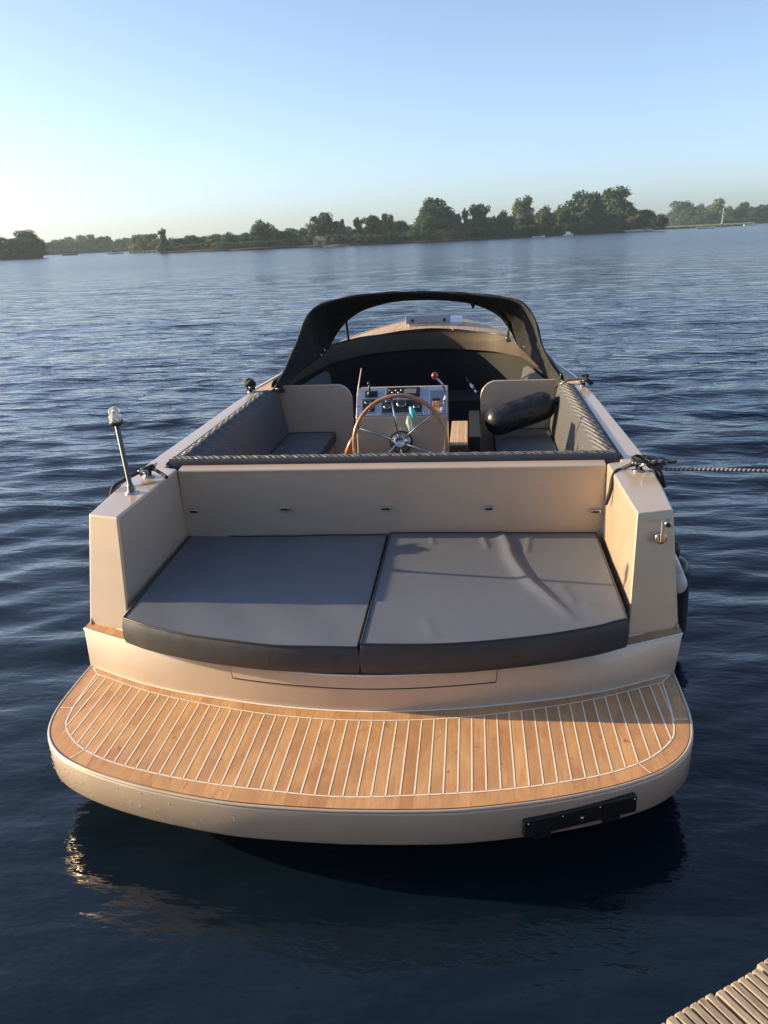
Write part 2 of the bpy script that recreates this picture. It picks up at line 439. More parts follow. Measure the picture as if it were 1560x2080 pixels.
b = MB(); b.tube([v+Vector((0,0,.002)) for v in ringz(ZP-.007, -.006)], .006, 8); b.build('edge_trim', M['paint'], platform, smooth=True)
# teak: one sheet with border boards, then caulk strips
ti = ringz(ZP, -.014)
tk = [Vector((v.x, v.y, ZP)) for v in ti]+[Vector((u*.985, interp(riser, abs(u))-.004, ZP)) for u in reversed(us)]
b = MB(); b.add(tk, [tuple(range(len(tk)))]); deckt = b.build('teak_planking', M['teak'], platform)
Ft = sym_tab([(0,2.686),(.364,2.716),(.73,2.808),(.93,2.88),(1.12,2.972),(1.18,3.0)])
Fb = sym_tab([(0,2.236),(.26,2.258),(.5,2.292),(.72,2.345),(.88,2.40),(1.01,2.474),(1.09,2.55),(1.14,2.625),(1.155,2.68)], 8)
cz = ZP+.0010
b = MB()
def strip(pts, wd=.0055):
    vs = []
    for i, p in enumerate(pts):
        a = pts[max(i-1, 0)]; c_ = pts[min(i+1, len(pts)-1)]; d = (c_-a).normalized(); nn = Vector((d.y, -d.x, 0))*wd/2
        vs += [p+nn, p-nn]
    k = len(pts)
    b.add(vs, [(2*i, 2*i+2, 2*i+3, 2*i+1) for i in range(k-1)])
mir = lambda tab: [(-a, c_) for a, c_ in reversed(tab)][:-1]+list(tab)
strip([Vector((a, c_, cz)) for a, c_ in mir(Ft)])
strip([Vector((a, c_, cz)) for a, c_ in mir(Fb)])
for s in (-1, 1):
    strip([Vector((s*1.155, 2.68, cz)), Vector((s*1.172, 2.80, cz)), Vector((s*1.182, 3.0, cz))])
    strip([Vector((s*1.166, 2.995, cz+.0004)), Vector((s*1.166, 2.72, cz+.0004))], .004)
    strip([Vector((s*1.180, 3.0, cz)), Vector((s*1.232, 3.07, cz))])
    strip([Vector((s*1.165, 2.735, cz)), Vector((s*1.218, 2.735, cz))], .004)
    strip([Vector((s*.985, 2.462, cz)), Vector((s*1.018, 2.405, cz))], .004)
strip([Vector((u*.993, interp(riser, abs(u))-.006, cz)) for u in us], .010)
kx = 0
for i in range(-24, 25):
    x = i*.047+.0
    if abs(x) > 1.16: continue
    ya = interp(Fb, abs(x)); yb = interp(Ft, abs(x))
    if yb-ya < .02: continue
    strip([Vector((x, ya, cz)), Vector((x, yb, cz))], .005)
b.build('caulking', M['caulk'], platform)
rd = random.Random(4); b = MB()
ro = ringz(.24, .0005)
for i in range(120):
    t_ = rd.betavariate(1.6, 2.6)*.5; j = int(t_*(len(ro)-2)*1.0)+3; j = min(j, len(ro)-2); f_ = rd.random()
    p = ro[j].lerp(ro[j+1], f_); p.z = rd.uniform(.172, .286); b.sphere(p, rd.choice((.0012,.0016,.0022)), 3)
wd_ = b.build('water_drops', M['bulb'], platform); tag(wd_, kind='stuff')
# registration plate holder on the platform edge
pa = ony(1060, 1677, 2.232); pb = ony(1287, 1620, 2.352)
pa.z = .213; pb.z = .236
d = (pb-pa).normalized(); up_ = Vector((0,0,1)); nn = d.cross(up_).normalized()
if nn.y > 0: nn = -nn
Lp = (pb-pa).length
mt = Matrix((d, nn, up_)).transposed().to_4x4(); mt.translation = pa+nn*.012
b = MB(); b.box(0, Lp, -.010, .012, -.032, .032, mt); ph = b.build('plate_holder', M['black'], boat, bevel=.004); fixn(ph)
tag(ph, 'black empty registration plate holder')
b = MB()
b.box(.02, Lp-.02, .012, .016, -.024, -.020, mt); b.box(.02, Lp-.02, .012, .016, .014, .018, mt)
b.box(.03, .09, .0, .014, -.045, -.030, mt); b.box(Lp-.12, Lp-.06, .0, .014, -.045, -.030, mt)
b.build('plate_rail', M['black'], ph)
for fx, fz, fr_ in ((Lp*.5, 0, .006), (.012,.024,.003), (Lp-.012,.024,.003), (Lp*.33,.024,.003), (Lp*.66,.024,.003)):
    b = MB(); b.sphere(mt @ Vector((fx, .016, fz)), fr_, 8); b.build('screw', M['chrome'], ph, smooth=True)
# five clips on the wall
for px, py in ((395,1037),(580,1032),(784,1031),(993,1031),(1210,1037)):
    p = ony(px, py, 3.99)
    b = MB(); b.box(p.x-.026, p.x+.026, 3.972, 3.993, p.z-.009, p.z+.009); cl = b.build('cushion_clip', M['chrome'], boat, bevel=.004); fixn(cl)
    b = MB(); b.box(p.x-.016, p.x+.016, 3.966, 3.972, p.z-.004, p.z+.004); b.build('clip_slot', M['black'], cl)
# rubbing strakes
for s in (-1, 1):
    pts = [Vector((s*(interp(G, y)+.066-.10*max(0, (y-7)/3.3)), y, .545+.015*(y-3.4)/3)) for y in [3.42+.25*i for i in range(26)]]
    b = MB(); b.tube(pts, .036, 14); k_ = b.build('rubbing_strake', M['paint'], boat, smooth=True)
    b = MB(); b.sphere(pts[0]+Vector((0,.0,0)), .040, 10, (.9, .7, 1.12)); b.build('end_cap', M['cream'], k_, smooth=True)
# latch fitting on the starboard quarter
pz = [ony(1347, 1050, 3.24), ony(1341, 1092, 3.222), ony(1355, 1063, 3.2)]
b = MB(); b.lathe(pz[1]+Vector((0,-.016,0)), (0,1,0), [(0,.02),(.003,.024),(.016,.026)], 20)
lt = b.build('latch', M['chrome'], boat, smooth=False, bevel=.002)
b = MB(); b.box(pz[1].x-.006, pz[1].x+.006, pz[1].y-.032, pz[1].y-.014, pz[1].z-.01, pz[0].z-.002); o=b.build('latch_bar', M['chrome'], lt, bevel=.004); fixn(o)
b = MB(); b.lathe(pz[2]+Vector((0,-.018,0)), (.2,1,0), [(0,.011),(.004,.014),(.012,.014),(.02,.007),(.05,.007)], 16); b.build('latch_knob', M['chrome'], lt, smooth=True)
b = MB(); b.lathe(pz[2]+Vector((0,-.0195,0)), (.2,1,0), [(0,.009),(.002,.009)], 16); b.build('latch_inset', M['black'], lt)
# cleats
def cleat(p, rot=0.):
    mt = Matrix.Translation(p) @ Matrix.Rotation(rot, 4, 'Z')
    b = MB(); b.lathe(p, (0,0,1), [(0,.030),(.006,.030),(.010,.018),(.035,.014)], 18)
    c_ = b.build('cleat', M['chrome'], boat, smooth=True)
    b = MB(); b.tube([mt @ Vector(q) for q in ((-.075,0,.050),(-.05,0,.043),(0,0,.038),(.05,0,.043),(.075,0,.050))], .012, 12, rs=[.005,.011,.013,.011,.005])
    b.build('cleat_horn', M['chrome'], c_, smooth=True); return c_
CP = [Vector((-1.19, 3.86, .935)), Vector((1.215, 3.86, .935)), Vector((-1.245, 6.14, .945)), Vector((1.24, 6.08, .945))]
for i, p in enumerate(CP): cleat(p, R(90+(-8 if p.x > 0 else 8)) if i > 1 else R(75 if p.x < 0 else 100))
# stern light
pb_ = Vector((-1.17, 3.587, ZT+.003)); ptop = ony(236, 856, 3.455)+Vector((0,0,0))
ax = (ptop-pb_).normalized()
b = MB(); b.lathe(pb_, (0,0,1), [(0,.033),(.006,.033),(.010,.020),(.03,.018)], 20)
lgt = b.build('stern_light', M['chrome'], boat, smooth=True)
b = MB(); b.tube([pb_, pb_+ax*.05, pb_+ax*.0501, ptop], .011, 14, rs=[.015,.015,.0105,.0105]); b.build('light_pole', M['pole'], lgt, smooth=True)
b = MB(); b.lathe(ptop-ax*.012, ax, [(0,.017),(.004,.030),(.014,.031),(.018,.028)], 22); b.build('lamp_base', M['black'], lgt, smooth=True)
b = MB(); b.lathe(ptop+ax*.006, ax, [(0,.028),(.02,.029),(.024,.025),(.052,.025),(.058,.020)], 24); b.build('lamp_lens', M['clear'], lgt, smooth=True)
b = MB(); b.lathe(ptop+ax*.006, ax, [(0,.021),(.018,.022),(.022,.012),(.045,.012),(.050,.006)], 16); b.build('lamp_bulb', M['bulb'], lgt, smooth=True)

# cockpit interior -------------------------------------------------------
b = MB(); b.box(-1.15, 1.15, 4.09, 8.7, .05, .12); b.build('cockpit_floor', M['teak_deck'], boat)
for s in (-1, 1):
    # side lining
    b = MB(); b.grid([[Vector((s*1.17, y, .92)) for y in (4.09, 5, 6.3)], [Vector((s*1.12, y, .05)) for y in (4.09, 5, 6.3)]])
    b.build('side_lining', M['paint'], boat)
    si = -.655 if s < 0 else .60
    b = MB(); x0, x1 = sorted((si, s*1.12)); b.box(x0+(.0 if s<0 else .02), x1-(.02 if s<0 else 0), 4.1, 6.4, .12, .475)
    o = b.build('seat_box', M['paint'], boat, bevel=.01); fixn(o)
    # padded side backrest: loft with quilted roll edge
    prof = [(1.150,.60),(1.172,.90),(1.176,.935),(1.160,.952),(1.120,.955),(1.094,.938),(1.085,.90),(1.065,.78),(1.030,.60),(1.04,.54)]
    rows = []
    for i in range(321):
        y = 4.10+2.26*i/320; sh = interp([(4.1,-.005),(5,0),(6.4,.0)], y)
        pulse = .0035*math.sin(y*165)
        rows.append([Vector((s*(x+sh+(-pulse if 2 <= j <= 5 else 0)), y, min(z+(pulse if 2 < j < 6 else 0), 9 if y < 6.165 else .930))) for j, (x, z) in enumerate(prof)])
    b = MB(); b.grid(rows); b.add(rows[0], [tuple(range(10))]); b.add(rows[-1], [tuple(reversed(range(10)))])
    o = b.build('side_backrest', M['quilt'], boat, smooth=True); fixn(o)
    b = MB(); b.tube([Vector((s*1.178, 4.08+2.07*i/20, .938)) for i in range(21)], .006, 8); b.build('backrest_piping', M['piping'], o, smooth=True)
# aft backrest with black band and quilted top
b = MB(); rows = []
prof = [(4.082,.90),(4.084,.955),(4.098,.963)]
b.grid([[Vector((x, y, z)) for x in (-1.165, 0, 1.165)] for y, z in prof]); b.build('backrest_band', M['vinyl_side'], boat, smooth=True)
prof = [(4.096,.962),(4.108,.968),(4.128,.969),(4.146,.963),(4.16,.945),(4.20,.85),(4.24,.55)]
b = MB(); b.grid([[Vector((-1.15+2.3*i/180, y+.002*math.sin(i*2.1+j*1.7), z+(.0016*math.sin(i*1.05+j*1.1) if j in (1,2,3) else 0))) for i in range(181)] for j, (y, z) in enumerate(prof)])
b.build('aft_backrest', M['quilt'], boat, smooth=True)
# bulkheads with rounded inner top corner
for s, xi in ((-1, .505), (1, .50)):
    out = [(1.14, .12), (1.14, .943)]
    r_ = .125
    for i in range(9):
        a_ = math.pi/2*i/8; out.append((xi+r_-r_*math.sin(a_), .943-r_+r_*math.cos(a_)))
    out.append((xi, .12))
    f0 = [Vector((s*x, 6.40, z)) for x, z in out]; f1 = [Vector((s*x, 6.43, z)) for x, z in out]
    k = len(out); b = MB(); b.add(f0+f1, [tuple(range(k)), tuple(reversed(range(k, 2*k)))]+[(i, i+k, (i+1)%k+k, (i+1)%k) for i in range(k)])
    o = b.build('bulkhead', M['paint'], boat, bevel=.006, seg=3); fixn(o)
    for x, z in ((.66, .925), (.98, .925), (xi+.03, .76)):
        b = MB(); b.lathe((s*x, 6.397, z), (0,1,0), [(0,.003),(.002,.005),(.004,.005)], 10); b.build('screw', M['chrome'], o)
# forward cockpit lining
Kp = [Vector((-k_, y, interp(S, y)+.03)) for y, k_ in Kt]+[Vector((k_, y, interp(S, y)+.03)) for y, k_ in reversed(Kt)][1:]
Kp = resample(spline(Kp, 6), 80)
def koff(pts, o_, dz):
    out = []
    for i, p in enumerate(pts):
        d = (pts[min(i+1, len(pts)-1)]-pts[max(i-1, 0)]); d.z = 0; d.normalize(); nn = Vector((d.y, -d.x, 0))
        out.append(Vector((p.x-nn.x*o_*-1, p.y-nn.y*o_*-1, p.z+dz)))
    return out
# nn points inward (towards cockpit) for a port->starboard sweep
nk = len(Kp); dep = [.085+.075*math.sin(math.pi*i/(nk-1))**.6 for i in range(nk)]
low = [p+Vector((0,0,-d_)) for p, d_ in zip(koff(Kp, .006, 0), dep)]; low2 = [p+Vector((0,0,-d_-.01)) for p, d_ in zip(koff(Kp, -.04, 0), dep)]
b = MB(); b.grid([koff(Kp, -.03, -.06), koff(Kp, -.02, .012), koff(Kp, .0, .014), low, low2])
coam = b.build('coaming', M['paint_shaded'], boat, smooth=True); fixn(coam)
M['paint_shaded'].node_tree.nodes['Principled BSDF'].inputs['Base Color'].default_value = (.075, .055, .038, 1)  # shade under the hood is put into this darkened beige
b = MB(); b.tube(koff(Kp, -.008, .018), .011, 8); b.build('coaming_seal', M['black'], coam, smooth=True)
b = MB(); b.grid([[v+Vector((0,0,.01)) for v in low2], [Vector((p.x*1.0, p.y, .1)) for p in koff(Kp, -.05, 0)]]); b.build('cabin_lining', M['lining'], boat, smooth=True)
# lower seat front & dark U bench forward
b = MB()
for s in (-1, 1):
    x0, x1 = sorted((s*.55, s*1.1)); b.box(x0, x1, 6.44, 7.9, .12, .50)
b.box(-.95, .95, 7.9, 8.5, .12, .50)
b.build('forward_bench', M['lining'], boat)
for s in (-1, 1):
    rows = [[Vector((s*(interp(Kt, y)-.01), y, interp(S, y)-.15)), Vector((s*(interp(Kt, y)-.05), y, interp(S, y)-.17)), Vector((s*(interp(Kt, y)-.12), y, .5))] for y in [6.44+.1*i for i in range(14)]]
    b = MB(); b.grid(rows); b.build('forward_backrest', M['quilt'], boat, smooth=True)
b = MB(); tp = ony(946, 770, 7.5); tq = ony(968, 797, 6.9); b.tube([tp, tq], .016, 12); b.build('table_post', M['chrome'], boat, smooth=True)
# helm console ------------------------------------------------------------
cx0, cx1 = -.297, .278
fr = [(5.08, .12), (5.08, .958), (5.25, 1.106), (5.42, 1.09), (5.42, .12)]
b = MB(); k = len(fr)
L_ = [Vector((cx0, y, z)) for y, z in fr]; R_ = [Vector((cx1, y, z)) for y, z in fr]
b.add(L_+R_, [tuple(range(k)), tuple(reversed(range(k, 2*k)))]+[(i, i+k, (i+1)%k+k, (i+1)%k) for i in range(k)])
con = b.build('console', M['paint'], boat, bevel=.008, seg=3); fixn(con)
pn = Vector((0, -(1.106-.958), .17)).normalized(); pu = Vector((0, .17, 1.106-.958)).normalized()
pm = Matrix((Vector((1,0,0)), pn*-1, pu)).transposed().to_4x4(); pm.translation = Vector((-.01, 5.08, .958))+pn*.002
PL = math.hypot(.17, .148)
# panel local: x across, y = into console, z = up the slope (0..PL)
b = MB(); b.box(-.285, .285, -.006, .004, .004, PL+.004, pm); ip = b.build('instrument_panel', M['panel'], con, bevel=.005); fixn(ip)
def pbox(name, x0, x1, z0, z1, y0, y1, mat, bev=.003):
    b = MB(); b.box(x0, x1, y0, y1, z0, z1, pm); o = b.build(name, mat, boat if False else con, bevel=bev); fixn(o); return o
def ploc(px, py):
    # pixel -> panel plane coordinates
    d = ray(px, py); o0 = Vector((-.01, 5.08, .958)); t = (o0-CAM).dot(pn)/d.dot(pn); q = CAM+d*t-o0
    return q.x, q.dot(pu)
def prect(name, pxa, pya, pxb, pyb, mat, h=.008, bev=.003):
    x0, z1 = ploc(pxa, pya); x1, z0 = ploc(pxb, pyb); return pbox(name, x0, x1, z0, z1, -.006-h, -.005, mat, bev)
prect('radio', 787, 791, 853, 806, M['black'], .012)
prect('radio_display', 822, 794, 846, 803, M['lcd'], .014, .001)
b = MB()
for i in range(5):
    x, z = ploc(792+i*6, 797+(i % 2)*4); b.lathe(pm @ Vector((x, -.018, z)), pn*-1, [(-.004,.004),(0,.006),(.004,.006)], 10)
b.build('radio_buttons', M['chrome'], con, smooth=True)
prect('joystick_plate', 742, 797, 767, 808, M['black'], .008)
x, z = ploc(752, 803); b = MB(); q = pm @ Vector((x, -.014, z))
b.lathe(q, pn, [(0,.022),(.012,.014),(.02,.006)], 16); b.tube([q, q+Vector((-.002,-.01,.06))], .006, 10); b.sphere(q+Vector((-.002,-.012,.068)), .012, 8)
b.build('joystick', M['black'], con, smooth=True)
def gauge(px, py, r):
    x, z = ploc(px, py); q = pm @ Vector((x, -.014, z)); b = MB(); b.lathe(q, pn, [(-.004,r),(.006,r),(.008,r*.86)], 24); g = b.build('gauge_bezel', M['chrome'], con, smooth=True)
    b = MB(); b.lathe(q+pn*.005, pn, [(0,r*.84),(.0035,r*.84)], 24); b.build('gauge_glass', M['screen'], con)
prect('gauge_frame', 735, 812, 764, 841, M['chrome'], .003); prect('gauge_plate', 738, 814, 761, 838, M['black'], .006)
gauge(748, 820, .020); gauge(752, 833, .014)
prect('instrument_frame', 774, 814, 860, 842, M['chrome'], .003); prect('instrument_plate', 777, 816, 857, 839, M['black'], .006)
gauge(787, 829, .022); gauge(816, 823, .030); gauge(787, 818, .014); gauge(846, 828, .020)
prect('throttle_plate', 873, 795, 907, 842, M['chrome'], .004); prect('throttle_slot', 879, 813, 894, 838, M['wood'], .007); prect('throttle_gap', 878, 812, 895, 817, M['black'], .009)
# throttle lever with red ball
q0 = pm @ Vector((*[ploc(903, 818)[0]], -.02, ploc(903, 818)[1])); q1 = ony(905, 800, 5.15); q2 = ony(899, 782, 5.1); q3 = ony(886, 768, 5.08); 
b = MB(); b.tube(spline([q0, q1, q2, q3], 5), .0065, 10); tl = b.build('throttle_lever', M['chrome'], con, smooth=True)
b = MB(); b.sphere(ony(883, 763, 5.08), .021, 12); b.build('throttle_knob', M['red'], con, smooth=True)
b = MB(); b.tube([q0+Vector((0,0,-.03)), q0+Vector((-.05,-.03,.0))], .005, 8); b.build('gear_lever', M['chrome'], con, smooth=True)
# antenna rod
b = MB(); b.tube([ony(724, 850, 5.12), ony(726, 800, 5.15), ony(734, 748, 5.16)], .0035, 8); b.build('antenna', M['cream'], boat, smooth=True)
# teak step box beside the console
b = MB(); b.box(.283, .408, 5.35, 6.1, .12, .69); o = b.build('helm_step', M['paint_shaded'], boat, bevel=.01); fixn(o)
b = MB(); b.box(.285, .404, 5.36, 6.08, .692, .704); o2 = b.build('step_planking', M['teak_deck'], o, bevel=.004); fixn(o2)
b = MB(); b.box(.41, .49, 5.5, 6.38, .12, .72); b.build('step_panel', M['lining'], boat)
# steering wheel ------------------------------------------------------------
hc = ony(812, 898, 4.93)
wax = Vector((.02, -math.cos(R(14)), math.sin(R(14)))).normalized()
RW = .283
b = MB(); b.torus(hc, wax, RW, .0135, 72, 12); sw = b.build('steering_wheel', M['wood'], boat, smooth=True)
wu = (Vector((0,0,1))-wax*wax.z).normalized(); wr = wu.cross(wax).normalized()
if wr.x < 0: wr = -wr
for a in (100, 40, -20, 220, 160, 280):
    dd = wr*math.cos(R(a))+wu*math.sin(R(a))
    b = MB(); b.tube([hc+dd*.03+wax*.0, hc+dd*(RW-.006)], .0058, 10); b.build('spoke', M['chrome'], sw, smooth=True)
b = MB(); b.lathe(hc-wax*.02, wax, [(0,.044),(.008,.044),(.010,.038),(.026,.037),(.030,.030),(.027,.026),(.029,.0)], 28); b.build('hub', M['chrome'], sw, smooth=True)
b = MB(); b.lathe(hc-wax*.135, wax, [(0,.065),(.012,.062),(.02,.045),(.11,.036)], 24); b.build('steering_column', M['chrome'], sw, smooth=True)
b = MB(); b.lathe(hc-wax*.150, wax, [(0,.072),(.016,.072)], 24); b.build('column_collar', M['black'], sw)
hk = [ony(722, 880, 4.97), ony(713, 898, 4.97), ony(708, 916, 4.97), ony(707, 925, 4.97)]
b = MB(); b.tube(hk, .01, 12, rs=[.008,.014,.024,.026]); b.build('wheel_handle', M['wood'], sw, smooth=True)

# foredeck -------------------------------------------------------------------
rowsets = []
yy = [6.17]+[6.28+.12*i for i in range(20)]+[8.6,8.66,8.7,8.72,8.8,8.95]+[9.1+.15*i for i in range(8)]+[10.22,10.29]
yy = sorted(set(round(v, 3) for v in yy)); NU = 12
for s in (-1, 1):
    rows = []
    for y in yy:
        k_ = interp(Kt, y) if y < 8.72 else 0.; g = max(interp(G, y)-.018, .001); k_ = min(k_, g)
        r = []
        for j in range(NU+1):
            u = k_+(g-k_)*j/NU; cam_ = .075*(1-(u/max(g,.01))**2)*min(1, g/.8)
            r.append(Vector((s*u, y, interp(S, y)+.008+cam_*min(1, max(0, (y-6.4)/1.6)))))
        rows.append(r)
    rowsets.append(rows)
b = MB(); b.grid(rowsets[0]); b.grid([list(reversed(r)) for r in rowsets[1]])
fd = b.build('foredeck', M['teak_deck'], boat, smooth=True); fixn(fd)
b = MB()
for s in (-1, 1):
    b.grid([[Vector((s*(interp(G, y)+.002), y, interp(S, y)-.002)), Vector((s*max(interp(G, y)-.0, 0), y, interp(S, y)+.014)), Vector((s*max(interp(G, y)-.020, 0), y, interp(S, y)+.012))] for y in yy])
b.build('toe_rail', M['paint'], boat, smooth=True)
# deck hatch
zt = 1.115
b = MB(); hm = Matrix.Translation((0, 8.95, zt)) @ Matrix.Rotation(R(3), 4, 'X')
b.box(-.235, .335, 0, .5, -.04, .02, hm); hb = b.build('deck_hatch', M['panel'], boat, bevel=.008); fixn(hb)
hm = Matrix.Translation((-.02, 8.93, zt+.022)) @ Matrix.Rotation(R(-8), 4, 'X')
b = MB(); b.box(-.24, .235, 0, .45, 0, .085, hm); o = b.build('hatch_lid', M['hatch'], hb, bevel=.006); fixn(o)
for hx in (-.17, .17):
    b = MB(); b.box(hx-.012, hx+.016, -.008, .03, .015, .045, hm); b.build('hatch_hinge', M['black'], hb)

# spray hood -------------------------------------------------------------------
A = [(556,793,6.28),(573,764,6.36),(600,705,6.5),(617,660,6.62),(631,634,6.75),(655,619,6.82),(700,606,6.88),(770,597,6.92),(850,594,6.95),(930,596,6.95),(1000,602,6.9),(1050,611,6.85),(1074,630,6.8),(1088,655,6.72),(1098,695,6.58),(1116,735,6.45),(1147,780,6.28)]
Bl = [(577,797,6.36),(590,775,6.6),(608,757,6.9),(640,733,7.4),(666,708,7.9),(682,680,7.75),(700,656,7.6),(730,633,7.45),(765,620,7.3),(800,612,7.22),(850,608,7.2),(905,609,7.2),(958,616,7.25),(1000,632,7.4),(1022,650,7.5),(1040,676,7.72),(1052,700,7.95),(1075,724,7.4),(1100,750,6.9),(1115,768,6.6),(1127,786,6.36)]
A3 = spline([ony(*p) for p in A], 6); B3 = spline([ony(*p) for p in Bl], 6)
NA = 97
A3 = resample(A3, NA)
# parametrise B so that the window corners meet the knees of the arch
def resample_seg(pts, n): return resample(pts, n)
i1 = 4*6; i2 = 16*6
B3 = resample(B3[:i1+1], 27)[:-1]+resample(B3[i1:i2+1], 45)[:-1]+resample(B3[i2:], 27)
rng = random.Random(3)
rows = []
NS = 14
for i in range(NA):
    r = []
    for j in range(NS+1):
        t = j/NS; p = A3[i].lerp(B3[i], t)
        bulge = math.sin(math.pi*t)*(.004+.012*math.sin(i*.31+2*t)+.008*math.sin(i*.83-5*t)+.005*math.sin(i*1.7+9*t))
        c0 = Vector((0, 7.3, .9)); dirn = (p-c0).normalized(); p = p+dirn*bulge
        r.append(p)
    rows.append(r)
b = MB(); b.grid(rows); hood = b.build('spray_hood', M['canvas'], boat, smooth=True)
sd = hood.modifiers.new('s', 'SOLIDIFY'); sd.thickness = .006; sd.offset = 0
for jj in (4, 9):
    b = MB(); b.tube([rows[i][jj]+(rows[i][jj]-Vector((0,7.3,.9))).normalized()*-.004 for i in range(NA)], .0035, 6); b.build('hood_seam', M['canvas'], hood, smooth=True)
b = MB(); b.tube(A3, .013, 8, rs=[.013+.003*math.sin(i*.8) for i in range(NA)]); b.build('hood_hem', M['canvas'], hood, smooth=True)
b = MB(); b.tube(B3[26:71], .007, 6); b.build('window_binding', M['canvas'], hood, smooth=True)
# window film down to the coaming
wb = B3[26:71]
cb = resample(spline([ony(666,706,7.9), ony(700,695,8.25), ony(750,686,8.5), ony(855,679,8.68), ony(950,682,8.5), ony(1030,691,8.15), ony(1052,702,7.95)], 6), 45)
rows = [[wb[i].lerp(cb[i], j/6)+Vector((0, .03*math.sin(math.pi*j/6), .02*math.sin(math.pi*j/6))) for j in range(7)] for i in range(45)]
b = MB(); b.grid(rows); b.build('hood_window', M['pvc'], hood, smooth=True)
for p_, q_ in (((703,650,7.55),(708,692,8.2)), ((1037,638,7.5),(1031,692,8.1))):
    b = MB(); b.tube([ony(*p_), ony(*q_)], .011, 8); b.build('hood_strut', M['black'], hood, smooth=True)
for p_ in ((563,791,6.27),(1142,780,6.26)):
    b = MB(); b.lathe(ony(*p_), (0,-1,0), [(0,.014),(.006,.014),(.010,.008)], 14); b.build('hood_bolt', M['chrome'], hood, smooth=True)
b = MB(); q = ony(1033, 688, 8.0); b.box(q.x-.02, q.x+.02, q.y-.03, q.y, q.z-.03, q.z+.02); o = b.build('window_latch', M['chrome'], hood, bevel=.006); fixn(o)
# loose toggles hanging at the hood's lower edge
for pxy in ((1066,705,7.6),(1072,713,7.5),(658,712,7.7),(652,722,7.6)):
    b = MB(); q = ony(*pxy); b.sphere(q, .012, 8, (1,1,1.6)); b.build('hood_toggle', M['chrome'], hood, smooth=True)
b = MB(); q = ony(960, 615, 7.2); b.tube([q, q+Vector((.004,-.01,-.03)), q+Vector((0,0,-.05))], .012, 8, rs=[.022,.014,.002]); b.build('hood_strap', M['canvas'], hood, smooth=True)

# ================================================================== LOOSE THINGS
def cushion(name, outline_fn, zb, zt, nx, ny, zfun, bev=.012):
    # outline_fn(a,b) -> (x,y) for a,b in 0..1
    top = [[Vector((*outline_fn(a/nx, c_/ny), 0)) for a in range(nx+1)] for c_ in range(ny+1)]
    for r in top:
        for p in r: p.z = zt+zfun(p.x, p.y)
    mb = MB(); mb.grid(top)
    ring = [top[0][i] for i in range(nx+1)]+[top[j][nx] for j in range(1, ny+1)]+[top[ny][i] for i in range(nx-1, -1, -1)]+[top[j][0] for j in range(ny-1, 0, -1)]
    cxy = sum((p for p in ring), Vector())/len(ring)
    k = len(ring); layers = []
    for t, o_ in ((0,0),(.08,.004),(.3,.010),(.7,.010),(.94,.004),(1,-.004)):
        lay = []
        for i, p in enumerate(ring):
            d = (ring[(i+1)%k]-ring[i-1]); nn = Vector((d.y, -d.x, 0)).normalized()
            lay.append(Vector((p.x, p.y, p.z+(zb-p.z)*t))+nn*o_)
        layers.append(lay)
    mats_split = len(mb.f)
    for a, c_ in zip(layers, layers[1:]):
        base = len(mb.v); mb.v += [tuple(p) for p in a+c_]
        for i in range(k): mb.f.append((base+i, base+k+i, base+k+(i+1)%k, base+(i+1)%k))
    base = len(mb.v); mb.v += [tuple(p) for p in layers[-1]]; mb.f.append(tuple(reversed(range(base, base+k))))
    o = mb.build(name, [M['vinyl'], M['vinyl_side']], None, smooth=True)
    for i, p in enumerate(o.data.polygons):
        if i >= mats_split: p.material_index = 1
    fixn(o)
    o['_ring'] = 0; del o['_ring']
    sm_ = MB(); sm_.tube([p.lerp(q_, 1.)+Vector((0,0,-.010)) for p, q_ in zip(layers[1], layers[1])], .0016, 5, cap=False); sm_.build('seam', M['piping'], o, smooth=True)
    pm_ = MB(); rr = layers[0]+[layers[0][0]]
    pm_.tube([p+Vector((0,0,.001)) for p in rr], .0045, 8, cap=False); pp = pm_.build('piping', M['piping'], o, smooth=True)
    return o
frontc = sym_tab([(0,2.770),(.33,2.778),(.66,2.845),(.9,2.93),(1.03,3.0)])
fold = spline([onz(px, py, .578) for px, py in ((1020,1085),(1032,1105),(1042,1135),(1068,1172),(1105,1205),(1145,1238),(1172,1262))], 8)
minor = [(spline([onz(px, py, .578) for px, py in pts], 4), h, wd) for pts, h, wd in (
    (((875,1090),(880,1105)), .004, .012), (((980,1090),(990,1112)), .006, .014), (((1075,1092),(1070,1120)), .005, .015), (((1195,1230),(1240,1262)), .003, .03), (((1140,1190),(1165,1225)), .0035, .02), (((865,1260),(880,1290)), .0018, .02))]
def dist_poly(x, y, pts):
    best = 9; bt = 0; side = 1
    for i in range(len(pts)-1):
        a = pts[i]; c_ = pts[i+1]; dx = c_.x-a.x; dy = c_.y-a.y; L = dx*dx+dy*dy
        t = max(0, min(1, ((x-a.x)*dx+(y-a.y)*dy)/L)); qx = a.x+dx*t; qy = a.y+dy*t
        d = math.hypot(x-qx, y-qy)
        if d < best: best = d; bt = (i+t)/(len(pts)-1); side = 1 if (dx*(y-a.y)-dy*(x-a.x)) > 0 else -1
    return best, bt, side
def zs(x, y):
    z = .0025*math.sin(x*4+1)*math.sin(y*3.4)
    d, t, side = dist_poly(x, y, fold)
    if d < .16:
        h = .026*(1-t)**.6 if t > 0 else .026
        h = .021*max(0, 1-t**2.5)*min(1, .25+t*9); wd = .014 if side > 0 else .034
        z += h*math.exp(-(d/wd)**2)
    for pts, hh_, wd in minor:
        d, t, side = dist_poly(x, y, pts)
        z += hh_*math.exp(-(d/wd)**2)
    return z
def o_stb(a, c_):
    yb = 3.985; x0 = .008+.0*c_; 
    x1 = 1.03+.016*c_
    x = x0+(x1-x0)*a; yf = interp(frontc, abs(x)); return x, yf+(yb-yf)*c_
